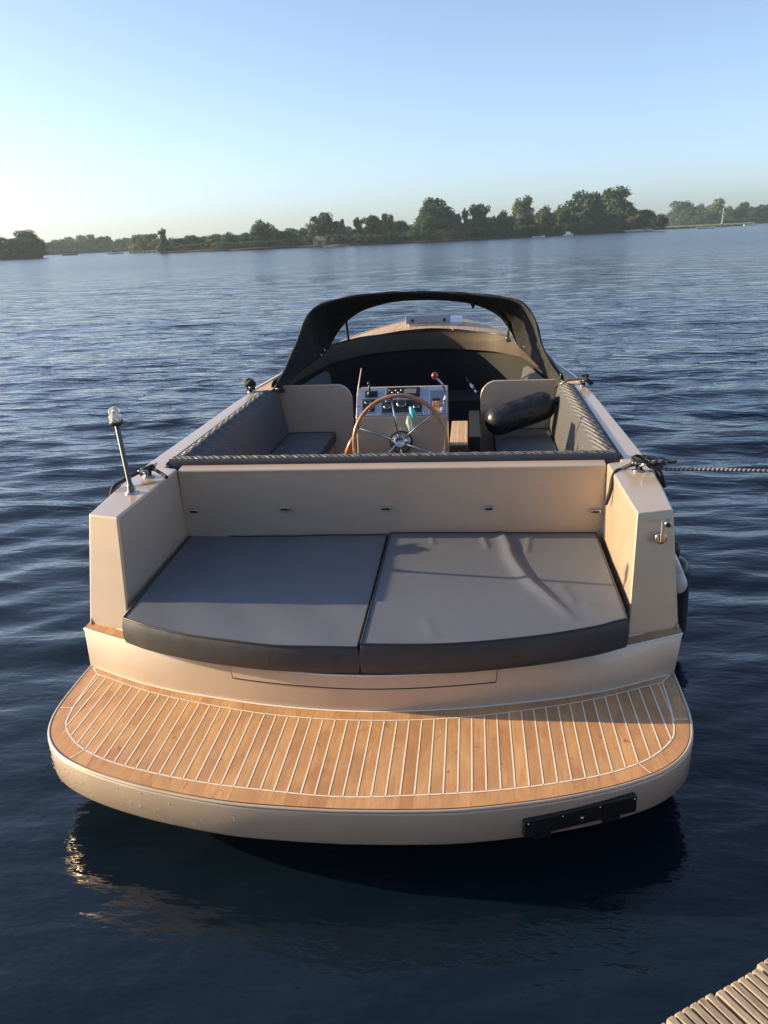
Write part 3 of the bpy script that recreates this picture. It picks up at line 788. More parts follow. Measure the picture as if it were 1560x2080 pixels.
def o_port(a, c_):
    yb = 3.985+.05*max(0, .3-a)/.3; x0 = -1.022-.045*c_; x1 = -.008
    x = x0+(x1-x0)*a; yf = interp(frontc, abs(x)); return x, yf+(yb-yf)*c_
sp = cushion('sunbathing_cushion', o_port, .452, .566, 50, 50, lambda x, y: .004*math.sin(x*4+2)*math.sin(y*3.5)+.0012*math.sin(x*19+y*13))
tag(sp, 'charcoal sunbathing cushion on the port side of the stern, smooth and half in shadow', 'cushion', 'stern sunbathing cushions')
ss = cushion('sunbathing_cushion', o_stb, .452, .578, 110, 110, zs)
tag(ss, 'charcoal sunbathing cushion on the starboard side of the stern, with a long curved crease', 'cushion', 'stern sunbathing cushions')
c1_ = cushion('seat_cushion', lambda a, c_: (-1.03+.37*a, 4.3+2.09*c_), .478, .56, 12, 40, lambda x, y: .003*math.sin(y*5))
tag(c1_, 'dark grey bench cushion in the cockpit, left of the steering wheel', 'cushion', 'cockpit bench cushions')
c2_ = cushion('seat_cushion', lambda a, c_: (.605+.42*a, 4.3+2.08*c_), .478, .56, 12, 40, lambda x, y: .003*math.sin(y*5+1))
tag(c2_, 'dark grey bench cushion in the cockpit, under the black fender', 'cushion', 'cockpit bench cushions')
b = MB(); b.sphere(onz(573, 911, .562), .006, 8); b.build('button', M['cream'], c1_, smooth=True)

def fender(p0, p1, r, name, label, stub=True):
    p0 = Vector(p0); p1 = Vector(p1); L = (p1-p0).length; ax = (p1-p0).normalized()
    pr = [(-.05,.012),(-.045,.022),(-.01,.028)] if stub else []
    for i in range(9): a_ = math.pi/2*i/8; pr.append((r*.9*(1-math.cos(a_)), max(r*math.sin(a_), .028 if stub else .0)))
    pr += [(r+(L-2*r)*i/6, r*1.01) for i in range(7)]
    for i in range(9): a_ = math.pi/2*(8-i)/8; pr.append((L-r*.9*(1-math.cos(a_)), max(r*math.sin(a_), .030)))
    pr += [(L+.03,.032),(L+.06,.026),(L+.07,.014)]
    b = MB(); b.lathe(p0, ax, pr, 28); o = b.build(name, M['fender'], None, smooth=True); tag(o, label, 'fender', 'black boat fenders')
    b = MB(); b.torus(p1+ax*.055, ax.orthogonal(), .012, .005, 16, 6); b.build('fender_eye', M['fender'], o, smooth=True)
    return o
f1 = fender((.535, 6.06, .672), (1.045, 6.17, .815), .108, 'boat_fender', 'glossy black fender lying tilted on the cockpit bench cushion on the right', False)
f2 = fender((1.400, 3.84, .04), (1.392, 3.82, .52), .085, 'boat_fender', 'black fender hanging outside the right hull side above the water')

def rope(name, pts, r, mat, label, n=8, tw=True, extra=None):
    P_ = spline(pts, n); b = MB(); b.tube(P_, r, 10)
    if extra: extra(b)
    o = b.build(name, mat, None, smooth=True); tag(o, label, 'rope'); return o
c_ = CP[1]
def knot1(b):
    b.tube(spline([c_+Vector(q) for q in ((-.04,-.01,.03),(-.015,.03,.045),(.025,.012,.06),(.035,-.03,.05),(.0,-.03,.062),(-.03,.005,.066),(.0,.03,.055),(.045,.02,.05),(.05,-.02,.035),(.015,-.035,.05),(-.035,-.02,.06),(-.01,.015,.07),(.04,.0,.06))], 6), .0068, 8)
    b.tube(spline([c_+Vector(q) for q in ((.05,0,.045),(.09,.02,.05),(.11,-.01,.04),(.07,-.02,.035),(.10,.01,.055),(.14,0,.04),(.17,0,.045))], 6), .007, 8)
rope('mooring_rope', [c_+Vector((-.04,.0,.04)), c_+Vector((.03,-.03,.05)), c_+Vector((.12,-.01,.045)), ony(1345,952,3.86), ony(1450,954,3.83), ony(1560,957,3.80), Vector((2.5,3.78,.915)), Vector((3.6,3.85,.965)), Vector((4.72,3.93,1.15))], .0085, M['rope_grey'], 'grey twisted mooring rope pulled tight from the right stern cleat off to the right')
rope('black_rope', [Vector((1.325,3.80,.87)), Vector((1.30,3.81,.945)), Vector((1.265,3.83,.965)), c_+Vector((.06,-.02,.045)), c_+Vector((-.03,0,.03)), ony(1262,953,3.90), ony(1251,958,3.86), ony(1244,972,3.8), ony(1239,1000,3.78), ony(1230,1024,3.8)], .010, M['rope'], 'black rope knotted on the right stern cleat and hanging down inside the bulwark', extra=knot1)
c2p = CP[0]
def knot2(b):
    b.tube(spline([c2p+Vector(q) for q in ((-.03,-.03,.02),(.0,.03,.045),(.03,-.02,.06),(-.02,-.03,.045),(.01,.03,.03),(.03,0,.05))], 6), .009, 8)
rope('black_rope', [Vector((-1.31,3.62,.80)), Vector((-1.30,3.66,.925)), Vector((-1.27,3.70,.955)), c2p+Vector((-.02,-.05,.04)), c2p+Vector((.02,0,.04)), c2p+Vector((.07,-.03,.03)), c2p+Vector((.12,-.07,.015))], .009, M['rope'], 'black rope wrapped around the left stern cleat behind the light pole', extra=knot2)
c3 = CP[2]
def knot3(b):
    b.tube(spline([c3+Vector(q) for q in ((0,-.05,.02),(.03,.0,.06),(-.02,.04,.09),(-.03,-.02,.06),(.02,-.03,.09),(0,.03,.04))], 6), .015, 8)
rope('black_rope', [c3+Vector((-.02,-.03,.03)), c3+Vector((.01,.03,.07)), c3+Vector((.03,-.03,.03))], .012, M['rope'], 'small bundle of black rope on the left cleat beside the spray hood foot', extra=knot3)
c4 = CP[3]
def knot4(b):
    b.tube(spline([c4+Vector(q) for q in ((-.02,-.02,.03),(.03,.03,.07),(-.02,.02,.06),(.02,-.03,.05),(.06,-.02,.02))], 6), .013, 8)
rope('fender_line', [c4+Vector((.05,-.03,.01)), c4+Vector((.0,.0,.05)), Vector((1.17,6.12,.985)), Vector((1.12,6.14,.970)), Vector((1.10,6.16,.93)), Vector((1.10,6.185,.845))], .008, M['rope'], 'thin black line from the right forward cleat to the fender on the bench', extra=knot4)
rope('black_rope', [Vector((1.392,3.84,.56)), Vector((1.345,3.87,.78)), Vector((1.30,3.88,.925)), Vector((1.27,3.88,.948)), c_+Vector((.03,0,.04))], .008, M['rope'], 'short black line holding the outside fender to the right stern cleat')
# key float hanging from the ignition
q = ony(833, 826, 5.03); q2 = ony(843, 850, 5.02); q3 = ony(833, 868, 5.0)
b = MB(); b.tube([q, q.lerp(q2, .4), q2], .012, 10, rs=[.008,.017,.012]); kf = b.build('key_float', M['cyan'], None, smooth=True); tag(kf, 'turquoise key float hanging from the ignition behind the steering wheel', 'key float')
b = MB(); b.tube([q+Vector((-.01,0,-.06)), q+Vector((-.012,0,-.10)), q3+Vector((0,0,0)), q3+Vector((.012,0,-.03))], .016, 8, rs=[.010,.020,.014,.017]); b.build('plastic_tag', M['bag'], kf, smooth=True)

# ================================================================== JETTY
jm = newmat('weathered_decking', (.4,.33,.25), .8); n = NT(jm); M['jetty'] = jm
sx = n.n('SeparateXYZ'); n.lk(n.obj(), sx.inputs[0]); oi = n.n('ObjectInfo')
jo = n.n('CombineXYZ'); n.lk(n.math('MULTIPLY', oi.outputs['Random'], 40.), jo.inputs[0]); jv_ = n.n('VectorMath'); jv_.operation = 'ADD'; n.lk(n.obj(), jv_.inputs[0]); n.lk(jo.outputs[0], jv_.inputs[1]); jv = jv_.outputs[0]
g1 = n.noise(14, 6, n.mapping((9, .6, 1), src=jv), .75, .8); g2 = n.noise(7, 6, jv)
c = n.ramp(g1, [(.36, (.07, .052, .042)), (.47, (.30, .235, .18)), (.62, (.50, .41, .32))])
c = n.mix(n.ramp(g2, [(.4, (0,)*3), (.62, (.6,)*3)]), c, (.15, .13, .10))
c = n.mix(n.math('MULTIPLY', oi.outputs['Random'], .35), c, (.30, .24, .18))
n.color(c); n.normal(n.bump(g1, .5, .003))
e_ = Vector((.270, .175, 0)).normalized(); nn_ = Vector((e_.y, -e_.x, 0)); E0 = Vector((.818, 1.342, 0))
jet = empty('jetty', (E0.x, E0.y, 0)); jet.rotation_euler = (0, 0, math.atan2(e_.y, e_.x))
tag(jet, 'weathered grey timber jetty of grooved boards at the bottom right corner', 'jetty')
BW = .135
b = MB(); NR = 6; prof = []
for i in range(NR):
    x0 = i*BW/NR; x1 = x0+BW/NR
    prof += [(x0+.0012, .436), (x0+.0018, .4485), (x0+.0035, .4500), (x1-.0055, .4502), (x1-.0038, .4485), (x1-.0032, .436)]
prof = [(x+.003, z) for x, z in prof]
ylist = [.012, 0.0, -1.9]
b.grid([[Vector((x, 0, .41)) for x, z in prof], [Vector((x, 0, z-.002)) for x, z in prof], [Vector((x, -.003, z)) for x, z in prof]]+[[Vector((x, -.003-2.0*k_/8, z)) for x, z in prof] for k_ in range(1, 9)])
pl0 = b.build('plank', jm, jet); 
first = pl0
i0 = -18
for sx_ in (.012, BW-.016):
    for sy_ in (-.11, -1.0, -1.85):
        b = MB(); b.lathe((sx_+.008, sy_, .4498), (0,0,1), [(0,.0042),(.0012,.0042)], 10); b.build('screw', M['pole'], pl0)
rj = random.Random(5)
pl0.location = (i0*(BW+.004), rj.uniform(-.008,.006), 0)
for i in range(i0+1, 44):
    o = pl0.copy(); col.objects.link(o); o.parent = jet
    for ch in pl0.children:
        c2 = ch.copy(); col.objects.link(c2); c2.parent = o
    o.location = (i*(BW+.004)+.014, rj.uniform(-.008, .008), rj.uniform(-.002, .002)); o.rotation_euler = (0, 0, rj.uniform(-.003, .003))
b = MB(); b.box(-2.4, 6.0, -.18, -.06, .26, .405); b.box(-2.4, 6.0, -1.9, -1.75, .26, .405)
for x in (-2, 1.9, 4.0, 5.8): b.box(x-.08, x+.08, -.2, -.06, -.5, .26)
b.build('beam', jm, jet)
mp = MB(); mp.lathe((4.86, 3.95, -.5), (0,0,1), [(0,.11),(1.72,.10),(1.76,.07)], 18); mp = mp.build('mooring_post', jm, None, smooth=True); tag(mp, 'round timber mooring post holding the grey rope beyond the right edge', 'post')

# ================================================================== WATER
wm = newmat('lake_water', (.003, .009, .018), .04, 0, IOR=1.47); n = NT(wm)
geo = n.n('NewGeometry'); pos = geo.outputs['Position']
ln = n.n('VectorMath'); ln.operation = 'LENGTH'; n.lk(pos, ln.inputs[0]); dist = ln.outputs['Value']
n1 = n.noise(5.5, 4, n.mapping((.7, 1.5, 1), (0,0,R(14)), pos), .55)
n4 = n.noise(3.1, 3, n.mapping((.6, 1.7, 1), (0,0,R(5)), pos), .5, .5)
n2 = n.noise(1.4, 3, n.mapping((.5, 1.5, 1), (0,0,R(8)), pos), .5, .4)
n3 = n.noise(.28, 4, n.mapping((.6, 1.7, 1), (0,0,R(-6)), pos), .6, .3)
mr = n.n('MapRange'); mr.inputs[1].default_value = 4; mr.inputs[2].default_value = 45; mr.inputs[3].default_value = .0; mr.inputs[4].default_value = 1.
n.lk(dist, mr.inputs[0]); far = mr.outputs[0]
h = n.math('ADD', n.math('MULTIPLY', n1, .010), n.math('MULTIPLY', n.math('MULTIPLY', n2, .20), far))
h = n.math('ADD', h, n.math('MULTIPLY', n.math('MULTIPLY', n3, .30), far))
mr3 = n.n('MapRange'); mr3.inputs[1].default_value = 3; mr3.inputs[2].default_value = 14; n.lk(dist, mr3.inputs[0])
h = n.math('ADD', h, n.math('MULTIPLY', n.math('MULTIPLY', n4, .060), mr3.outputs[0]))
n.normal(n.bump(h, 1., 1.))
mr2 = n.n('MapRange'); mr2.inputs[1].default_value = 3; mr2.inputs[2].default_value = 90; mr2.inputs[3].default_value = .02; mr2.inputs[4].default_value = .20
n.lk(dist, mr2.inputs[0]); n.rough(mr2.outputs[0])
def water_mesh():
    nr, na = 760, 620
    r = 0.4*np.power(260/0.4, np.linspace(0, 1, nr)); a = np.radians(np.linspace(-48, 56, na)+0.)
    rr, aa = np.meshgrid(r, a, indexing='ij')
    x = CX+rr*np.sin(aa); y = rr*np.cos(aa)-.3
    z = np.zeros_like(x); rg = np.random.default_rng(11)
    for i in range(110):
        lam = .12*(2.4/.12)**(rg.random()); th = np.radians(rg.normal(97, 15 if lam > .5 else 24)); k = 2*np.pi/lam
        amp = .0095*lam**.92*rg.uniform(.4, 1.2)*(1 if lam < .9 else .5); ph = rg.random()*6.28
        warp = .5*np.sin(x*.31+ph*2)+.4*np.sin(y*.23+ph)+.25*np.sin(x*.9+y*.5+ph*3)
        fade = np.clip(1.25-rr*.0085/(lam*.33), 0, 1)
        near = np.clip((rr-1.8)/6, .18, 1)
        grp = .55+.45*np.sin(x*(.12+.02*(i % 7))+y*(.10+.03*(i % 5))+ph*5)
        sn = np.sin(k*(x*np.cos(th)+y*np.sin(th))+ph+warp*2.4)
        z += amp*(2*((sn+1)/2)**1.5-.85)*fade*near*grp
    me = bpy.data.meshes.new('water')
    idx = np.arange(nr*na).reshape(nr, na)
    q = np.stack([idx[:-1,:-1], idx[:-1,1:], idx[1:,1:], idx[1:,:-1]], -1).reshape(-1, 4)
    me.vertices.add(nr*na); me.vertices.foreach_set('co', np.stack([x, y, z], -1).ravel().astype(np.float32))
    me.loops.add(q.size); me.loops.foreach_set('vertex_index', q[:, ::-1].ravel().astype(np.int32))
    me.polygons.add(len(q)); me.polygons.foreach_set('loop_start', np.arange(0, q.size, 4, dtype=np.int32)); me.polygons.foreach_set('loop_total', np.full(len(q), 4, np.int32))
    me.polygons.foreach_set('use_smooth', np.ones(len(q), bool)); me.update(); me.validate()
    return me
wo = mko('water', water_mesh(), wm); tag(wo, kind='structure')
b = MB(); b.add([(-1500,-400,-.06),(1500,-400,-.06),(1500,1500,-.06),(-1500,1500,-.06)], [(0,1,2,3)])
wo2 = b.build('water', wm); tag(wo2, kind='structure')

# ================================================================== SHORES AND TREES
gm = newmat('shore_grass', (.07,.11,.03), .9); n = NT(gm); n.color(n.ramp(n.noise(.12, 5), [(.3, (.05,.075,.02)), (.55, (.10,.15,.035)), (.8, (.14,.17,.06))]))
bm_ = newmat('shore_bank', (.05,.05,.03), .95); n = NT(bm_); n.color(n.ramp(n.noise(.5, 6), [(.3, (.003,.004,.003)), (.6, (.006,.007,.004)), (.85, (.014,.014,.010))]))
SH = [(0,527.5),(90,524),]
def wpt(px, py, back=0.):
    p = onz(px, py, 0); d = Vector((p.x-CX, p.y, 0)).normalized(); return p+d*back
def land(name, pts, depth, top=.5, mat=None, label=None):
    f = resample([wpt(*p) for p in pts], 60); rg = random.Random(len(pts)); b = MB()
    f = [p+Vector((p.x-CX, p.y, 0)).normalized()*rg.uniform(-.8, .8) for p in f]
    d = [Vector((p.x-CX, p.y, 0)).normalized() for p in f]
    rows = [[p+Vector((0,0,-.6)) for p in f], [p+Vector((0,0,top*rg.uniform(.35,.8))) for p in f], [p+dd*2.5+Vector((0,0,top)) for p, dd in zip(f, d)], [p+dd*depth+Vector((0,0,top*1.3)) for p, dd in zip(f, d)], [p+dd*(depth+4)+Vector((0,0,-.6)) for p, dd in zip(f, d)]]
    b.grid(rows)
    for e in (0, -1): b.add([r[e] for r in rows], [tuple(range(5))])
    o = b.build(name, [mat or bm_]); tag(o, kind='structure'); return o
land('left_shore', [(-60,531),(0,528.5),(88,524)], 22)
land('far_shore', [(70,518.5),(200,512.5),(300,508.5),(340,507)], 60)
land('far_shore', [(262,513.5),(330,511.5),(350,511)], 14)
MAIN = [(326,514.5),(420,511),(500,508),(600,503.5),(700,499.5),(800,495),(860,492.5),(930,489.5),(1000,486),(1080,481.5),(1160,477),(1230,473.2),(1290,470.2)]
land('island_shore', MAIN, 45)
land('grassy_spit', [(1285,469.8),(1340,466.6),(1400,463.6),(1470,460.3),(1532,457.2)], 60, .7, gm)
land('far_right_shore', [(1300,462.5),(1400,459.0),(1480,456.0),(1600,450.8),(1700,446.5)], 60)

def leafmat(name, c0, c1, c2):
    m = newmat(name, c1, .75); n = NT(m); oi = n.n('ObjectInfo')
    f = n.noise(1.1, 4, n.mapping((6, 6, 6)))
    c = n.ramp(f, [(.32, c0), (.52, c1), (.72, c2)])
    c = n.mix(n.math('MULTIPLY', oi.outputs['Random'], .35), c, tuple(v*.6 for v in c0)); n.color(c)
    n.b.inputs['Subsurface Weight'].default_value = 0
    t = n.t; tl = t.nodes.new('ShaderNodeBsdfTranslucent'); t.links.new(c, tl.inputs[0]); mx = t.nodes.new('ShaderNodeMixShader'); mx.inputs[0].default_value = .3
    out = t.nodes['Material Output']; t.links.new(n.b.outputs[0], mx.inputs[1]); t.links.new(tl.outputs[0], mx.inputs[2]); t.links.new(mx.outputs[0], out.inputs[0]); return m
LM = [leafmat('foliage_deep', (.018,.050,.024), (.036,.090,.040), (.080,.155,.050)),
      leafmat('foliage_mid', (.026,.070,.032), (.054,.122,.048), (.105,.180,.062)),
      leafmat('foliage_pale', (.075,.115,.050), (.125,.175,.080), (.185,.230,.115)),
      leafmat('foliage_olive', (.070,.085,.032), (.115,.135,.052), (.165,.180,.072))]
barkm = newmat('bark', (.06,.045,.035), .9); n = NT(barkm); n.color(n.ramp(n.noise(4, 5), [(.3,(.035,.028,.022)),(.7,(.09,.07,.055))]))
def crown_mesh(kind, seed, nleaf):
    rg = np.random.default_rng(seed)
    blobs = []
    if kind == 'round':
        for i in range(26):
            z = rg.uniform(.08, .9); w_ = .5*math.sin(math.pi*min(1, max(.16, (z+.12)/1.14)))**.5
            a = rg.uniform(0, 6.28); rr = w_*rg.uniform(.25, .82); blobs.append((rr*math.cos(a), rr*math.sin(a), z, rg.uniform(.09, .19)))
        blobs += [(0, 0, .5, .30), (0, 0, .88, .12), (.12, .05, .25, .26), (-.15, -.03, .22, .24), (0, -.15, .2, .22)]
    elif kind == 'tall':
        for i in range(34):
            z = rg.uniform(.06, .93); w_ = .5*(1-abs(z-.45)*1.1)**.7 if abs(z-.45) < .9 else .1
            a = rg.uniform(0, 6.28); rr = w_*rg.uniform(.2, .8); blobs.append((rr*math.cos(a), rr*math.sin(a), z, rg.uniform(.09, .17)))
        for z in (.15, .3, .45, .6, .75): blobs.append((rg.uniform(-.08,.08), rg.uniform(-.08,.08), z, .24 if z < .6 else .18))
    elif kind == 'cone':
        for i in range(24):
            z = rg.uniform(.08, .97); w_ = .5*(1-z)**.7+.04
            a = rg.uniform(0, 6.28); rr = w_*rg.uniform(.1, .8); blobs.append((rr*math.cos(a), rr*math.sin(a), z, rg.uniform(.10, .18)*(1.25-z*.8)))
    elif kind == 'sparse':
        for i in range(13):
            z = rg.uniform(.25, .98); a = rg.uniform(0, 6.28); rr = .36*rg.uniform(.1, 1)*(1.15-z*.6); blobs.append((rr*math.cos(a), rr*math.sin(a), z, rg.uniform(.09, .17)))
    else:
        for i in range(20):
            z = rg.uniform(.05, .8); w_ = .5*math.sqrt(max(.05, 1-(z*1.0)**2)); a = rg.uniform(0, 6.28); rr = w_*rg.uniform(.1, .85); blobs.append((rr*math.cos(a), rr*math.sin(a), z, rg.uniform(.10, .24)))
    if kind in ('cone', 'tall', 'round'):
        for z in (.08, .2, .32, .45, .6): blobs.append((rg.uniform(-.06,.06), rg.uniform(-.06,.06), z, {'cone': .2-.1*z, 'tall': .2, 'round': .24}[kind]))
    if kind == 'sparse':
        for z, r_ in ((.06,.2),(.14,.18),(.25,.13),(.38,.10),(.5,.09)): blobs.append((rg.uniform(-.15,.15), rg.uniform(-.1,.1), z, r_))
    B = np.array(blobs); wt = B[:, 3]**2; wt /= wt.sum()
    ix = rg.choice(len(B), nleaf, p=wt); d = rg.normal(size=(nleaf, 3)); d /= np.linalg.norm(d, axis=1, keepdims=True)
    rad = B[ix, 3]*rg.uniform(.45, 1.12, nleaf)
    P_ = B[ix, :3]+d*rad[:, None]; P_[:, 2] = np.maximum(P_[:, 2], .01)
    nrm = d+rg.normal(size=(nleaf, 3))*.55; nrm /= np.linalg.norm(nrm, axis=1, keepdims=True)
    t1 = np.cross(nrm, rg.normal(size=(nleaf, 3))); t1 /= np.linalg.norm(t1, axis=1, keepdims=True); t2 = np.cross(nrm, t1)
    s_ = rg.uniform(.013, .032, nleaf)[:, None]
    V = np.stack([P_-t1*s_-t2*s_*.7, P_+t1*s_-t2*s_*.7, P_+t1*s_*.8+t2*s_*.8, P_-t1*s_*.8+t2*s_*.8], 1).reshape(-1, 3)
    me = bpy.data.meshes.new('crown'); me.from_pydata(V.tolist(), [], [(4*i, 4*i+1, 4*i+2, 4*i+3) for i in range(nleaf)]); me.update(); return me, blobs
def trunk_mesh(blobs, seed, kind):
    rg = random.Random(seed); b = MB()
    if kind != 'bush': b.tube([(0,0,-.03), (rg.uniform(-.01,.01),0,.3), (rg.uniform(-.03,.03),rg.uniform(-.03,.03),.75)], .02, 7, rs=[.028,.020,.006])
    for (x, y, z, r_) in blobs[:12]:
        z0 = max(.02, z-.3); b.tube([(0,0,z0), (x*.5, y*.5, (z0+z)/2+.02), (x, y, z)], .01, 5, rs=[.011,.007,.002])
    me = bpy.data.meshes.new('trunk'); me.from_pydata(b.v, [], b.f); return me
VAR = {}
for kind, cnt, nl in (('round', 5, 8500), ('tall', 4, 8000), ('cone', 3, 6000), ('sparse', 2, 1500), ('bush', 5, 2600)):
    VAR[kind] = []
    for i in range(cnt):
        me, bl = crown_mesh(kind, 100+i*7+len(kind), nl); VAR[kind].append((me, trunk_mesh(bl, i, kind)))
cache = {}
rt_ = random.Random(21)
def tree(px, ptop, hw, back, kind, lm, name, label, cat='tree', group=None, shore=None):
    sy = interp(shore or MAIN, px); base = wpt(px, sy, back); base.z = .45
    d = (Vector((base.x, base.y, 0))-Vector((CX, 0, 0))); r_ = ray(px, ptop); t = d.length/math.hypot(r_.x, r_.y); H_ = CH+r_.z*t-.45
    W_ = 2*hw/FPX*d.length*(1.14 if kind != 'sparse' else 1.5)
    v = rt_.randrange(len(VAR[kind])); key = (kind, v, lm)
    if key not in cache:
        me = VAR[kind][v][0].copy(); me.materials.clear(); me.materials.append(LM[lm]); cache[key] = me
        tm = VAR[kind][v][1]
        if not tm.materials: tm.materials.append(barkm)
    e = empty(name, base); e.scale = (W_, W_, H_); e.rotation_euler = (0, 0, rt_.uniform(0, 6.28)); tag(e, label, cat, group)
    o = bpy.data.objects.new('crown' if cat == 'tree' else 'foliage', cache[key]); col.objects.link(o); o.parent = e
    o = bpy.data.objects.new('trunk' if cat == 'tree' else 'stem', VAR[kind][v][1]); col.objects.link(o); o.parent = e
GI = 'trees on the island shore'
T = [(887,404,46,14,'round',0,'broad round-crowned dark tree, the biggest left of the middle of the island'),
 (862,430,24,8,'round',1,'lower green tree against the left flank of the broad round-crowned tree'),
 (915,425,22,10,'round',0,'dark tree against the right flank of the broad round-crowned tree'),
 (945,419,13,10,'cone',0,'narrow dark pointed tree just right of the broad round-crowned tree'),
 (974,412,24,12,'tall',1,'tall oval green tree right of the narrow pointed tree'),
 (1002,440,15,8,'round',0,'small dark tree between the oval tree and the pale-topped tree'),
 (1024,430,20,8,'round',3,'brownish olive tree in front of the pale-topped tree'),
 (1060,402,26,18,'tall',2,'pale-topped loose tree rising behind an olive tree'),
 (1066,434,26,6,'round',0,'dark low tree below the pale-topped tree'),
 (1106,421,22,7,'round',2,'pale green rounded willow left of the two tallest trees'),
 (1136,415,22,12,'round',1,'greyish green tree tucked against the left of the two tallest trees'),
 (1186,389,37,12,'tall',0,'left one of the two tallest trees, dark and dense'),
 (1212,420,25,8,'round',0,'dark lower crown between the two tallest trees'),
 (1249,380,40,16,'tall',1,'right one of the two tallest trees, with a wide lit crown'),
 (1247,432,20,5,'round',3,'thin trees with pale trunks at the foot of the right tallest tree'),
 (1298,427,27,10,'round',3,'low wide olive tree right of the two tallest trees'),
 (1336,436,18,22,'round',0,'low dark tree at the right end of the island'),
 (660,435,30,10,'round',0,'dark tree with a lit left side standing behind the beige hut'),
 (643,450,16,8,'round',1,'lower tree at the left shoulder of the tree behind the beige hut'),
 (698,444,12,9,'cone',0,'slim pointed tree right of the tree behind the beige hut'),
 (729,438,19,9,'cone',0,'dark pointed tree, left one of the three-tree clump right of the hut'),
 (756,436,21,11,'tall',0,'dense dark tree, middle one of the clump right of the hut'),
 (782,435,20,9,'round',0,'feathery topped tree, right one of the clump right of the hut'),
 (805,450,18,8,'round',0,'sloping low dark tree at the end of the clump right of the hut'),
 (824,450,14,10,'round',1,'small lighter tree left of the broad round-crowned tree'),
 (531,445,27,9,'round',0,'rounded tree with a trunk showing, alone above the left part of the island'),
 (557,456,20,14,'round',2,'pale hazy tree just behind the rounded lone tree'),
 (586,470,20,8,'round',0,'low dark tree between the rounded lone tree and the beige hut'),
 (611,465,18,9,'cone',1,'loose small tree left of the beige hut'),
 (335,461,15,3,'cone',1,'thin pointed tree at the left tip of the island'),
 (372,484,22,6,'round',1,'low light tree near the left tip of the island'),
 (402,480,22,22,'round',2,'hazy tree behind the low light tree near the left tip'),
 (440,479,22,10,'round',3,'brownish tree left of the dark island thicket'),
 (468,470,20,8,'round',0,'dark tree in the thicket left of the rounded lone tree'),
 (497,474,20,10,'round',1,'mid green tree next left of the rounded lone tree')]
for px, pt, hw, bk_, kd, lm, lab in T:
    tree(px, pt, hw, bk_, kd, lm, 'tree', lab, 'tree', GI)
LS = [(-60,531),(0,528.5),(88,524)]
for px, pt, hw, lab, lm in ((-4,480,24,'tree cut by the left edge of the picture',0),(30,486,22,'low tree second from the left edge on the near left shore',0),(55,469,26,'tallest tree on the near left shore',1),(79,477,17,'tree at the right end of the near left shore',0)):
    tree(px, pt, hw, 6, 'round', lm, 'tree', lab, 'tree', 'trees on the near left shore', LS)
FL = [(70,518.5),(200,512.5),(300,508.5),(340,507),(520,500)]
ordn = ['first','second','third','fourth','fifth','sixth','seventh','eighth','ninth','tenth','eleventh','twelfth','thirteenth','fourteenth','fifteenth','sixteenth','seventeenth','eighteenth','nineteenth','twentieth']
for i, (px, pt, hw) in enumerate(((100,492,16),(120,487,18),(140,482,20),(164,479,20),(190,477,24),(218,480,20),(240,486,14),(258,483,14))):
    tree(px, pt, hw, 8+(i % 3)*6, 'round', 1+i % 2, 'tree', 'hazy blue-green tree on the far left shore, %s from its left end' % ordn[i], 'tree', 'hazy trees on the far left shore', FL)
for i, (px, pt, hw) in enumerate(((282,477,20),(303,476,22),(322,484,16))):
    tree(px, pt, hw, 10, 'round', (2,1,3)[i], 'tree', 'greyish tree on the small islet behind the thin pointed tree, %s from the left' % ordn[i], 'tree', 'trees on the small islet', [(262,513.5),(330,511.5),(350,511)])
for i, (px, pt, hw) in enumerate(((350,482,20),(385,480,22),(420,480,20),(455,477,20),(508,475,18),(575,472,22),(625,472,20))):
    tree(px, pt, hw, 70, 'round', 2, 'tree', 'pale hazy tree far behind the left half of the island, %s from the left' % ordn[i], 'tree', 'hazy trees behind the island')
FR = [(1300,462.5),(1400,459.0),(1480,456.0),(1600,450.8),(1700,446.5)]
for i, (px, pt, hw, kd, lm) in enumerate(((1322,440,14,'round',0),(1352,436,18,'round',2),(1380,409,28,'round',1),(1400,420,18,'tall',0),(1422,413,20,'round',0),(1452,405,24,'round',2),(1437,432,20,'round',0),(1480,418,18,'round',0),(1505,412,20,'round',1),(1528,420,16,'round',0),(1549,416,18,'round',0),(1572,418,20,'round',1))):
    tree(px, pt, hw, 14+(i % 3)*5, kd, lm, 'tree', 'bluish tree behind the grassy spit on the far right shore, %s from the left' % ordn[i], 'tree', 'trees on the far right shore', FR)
px = 392
while px < 1320:
    sy = interp(MAIN, px)
    tree(px, sy-rt_.uniform(34, 44)-(0 if px > 560 else -9), rt_.uniform(17, 24), rt_.uniform(16, 26), 'round', rt_.choice((0, 1, 1)), 'tree', 'low green tree filling the gaps behind the taller trees of the island', 'tree', 'low filler trees on the island')
    px += rt_.uniform(19, 27)
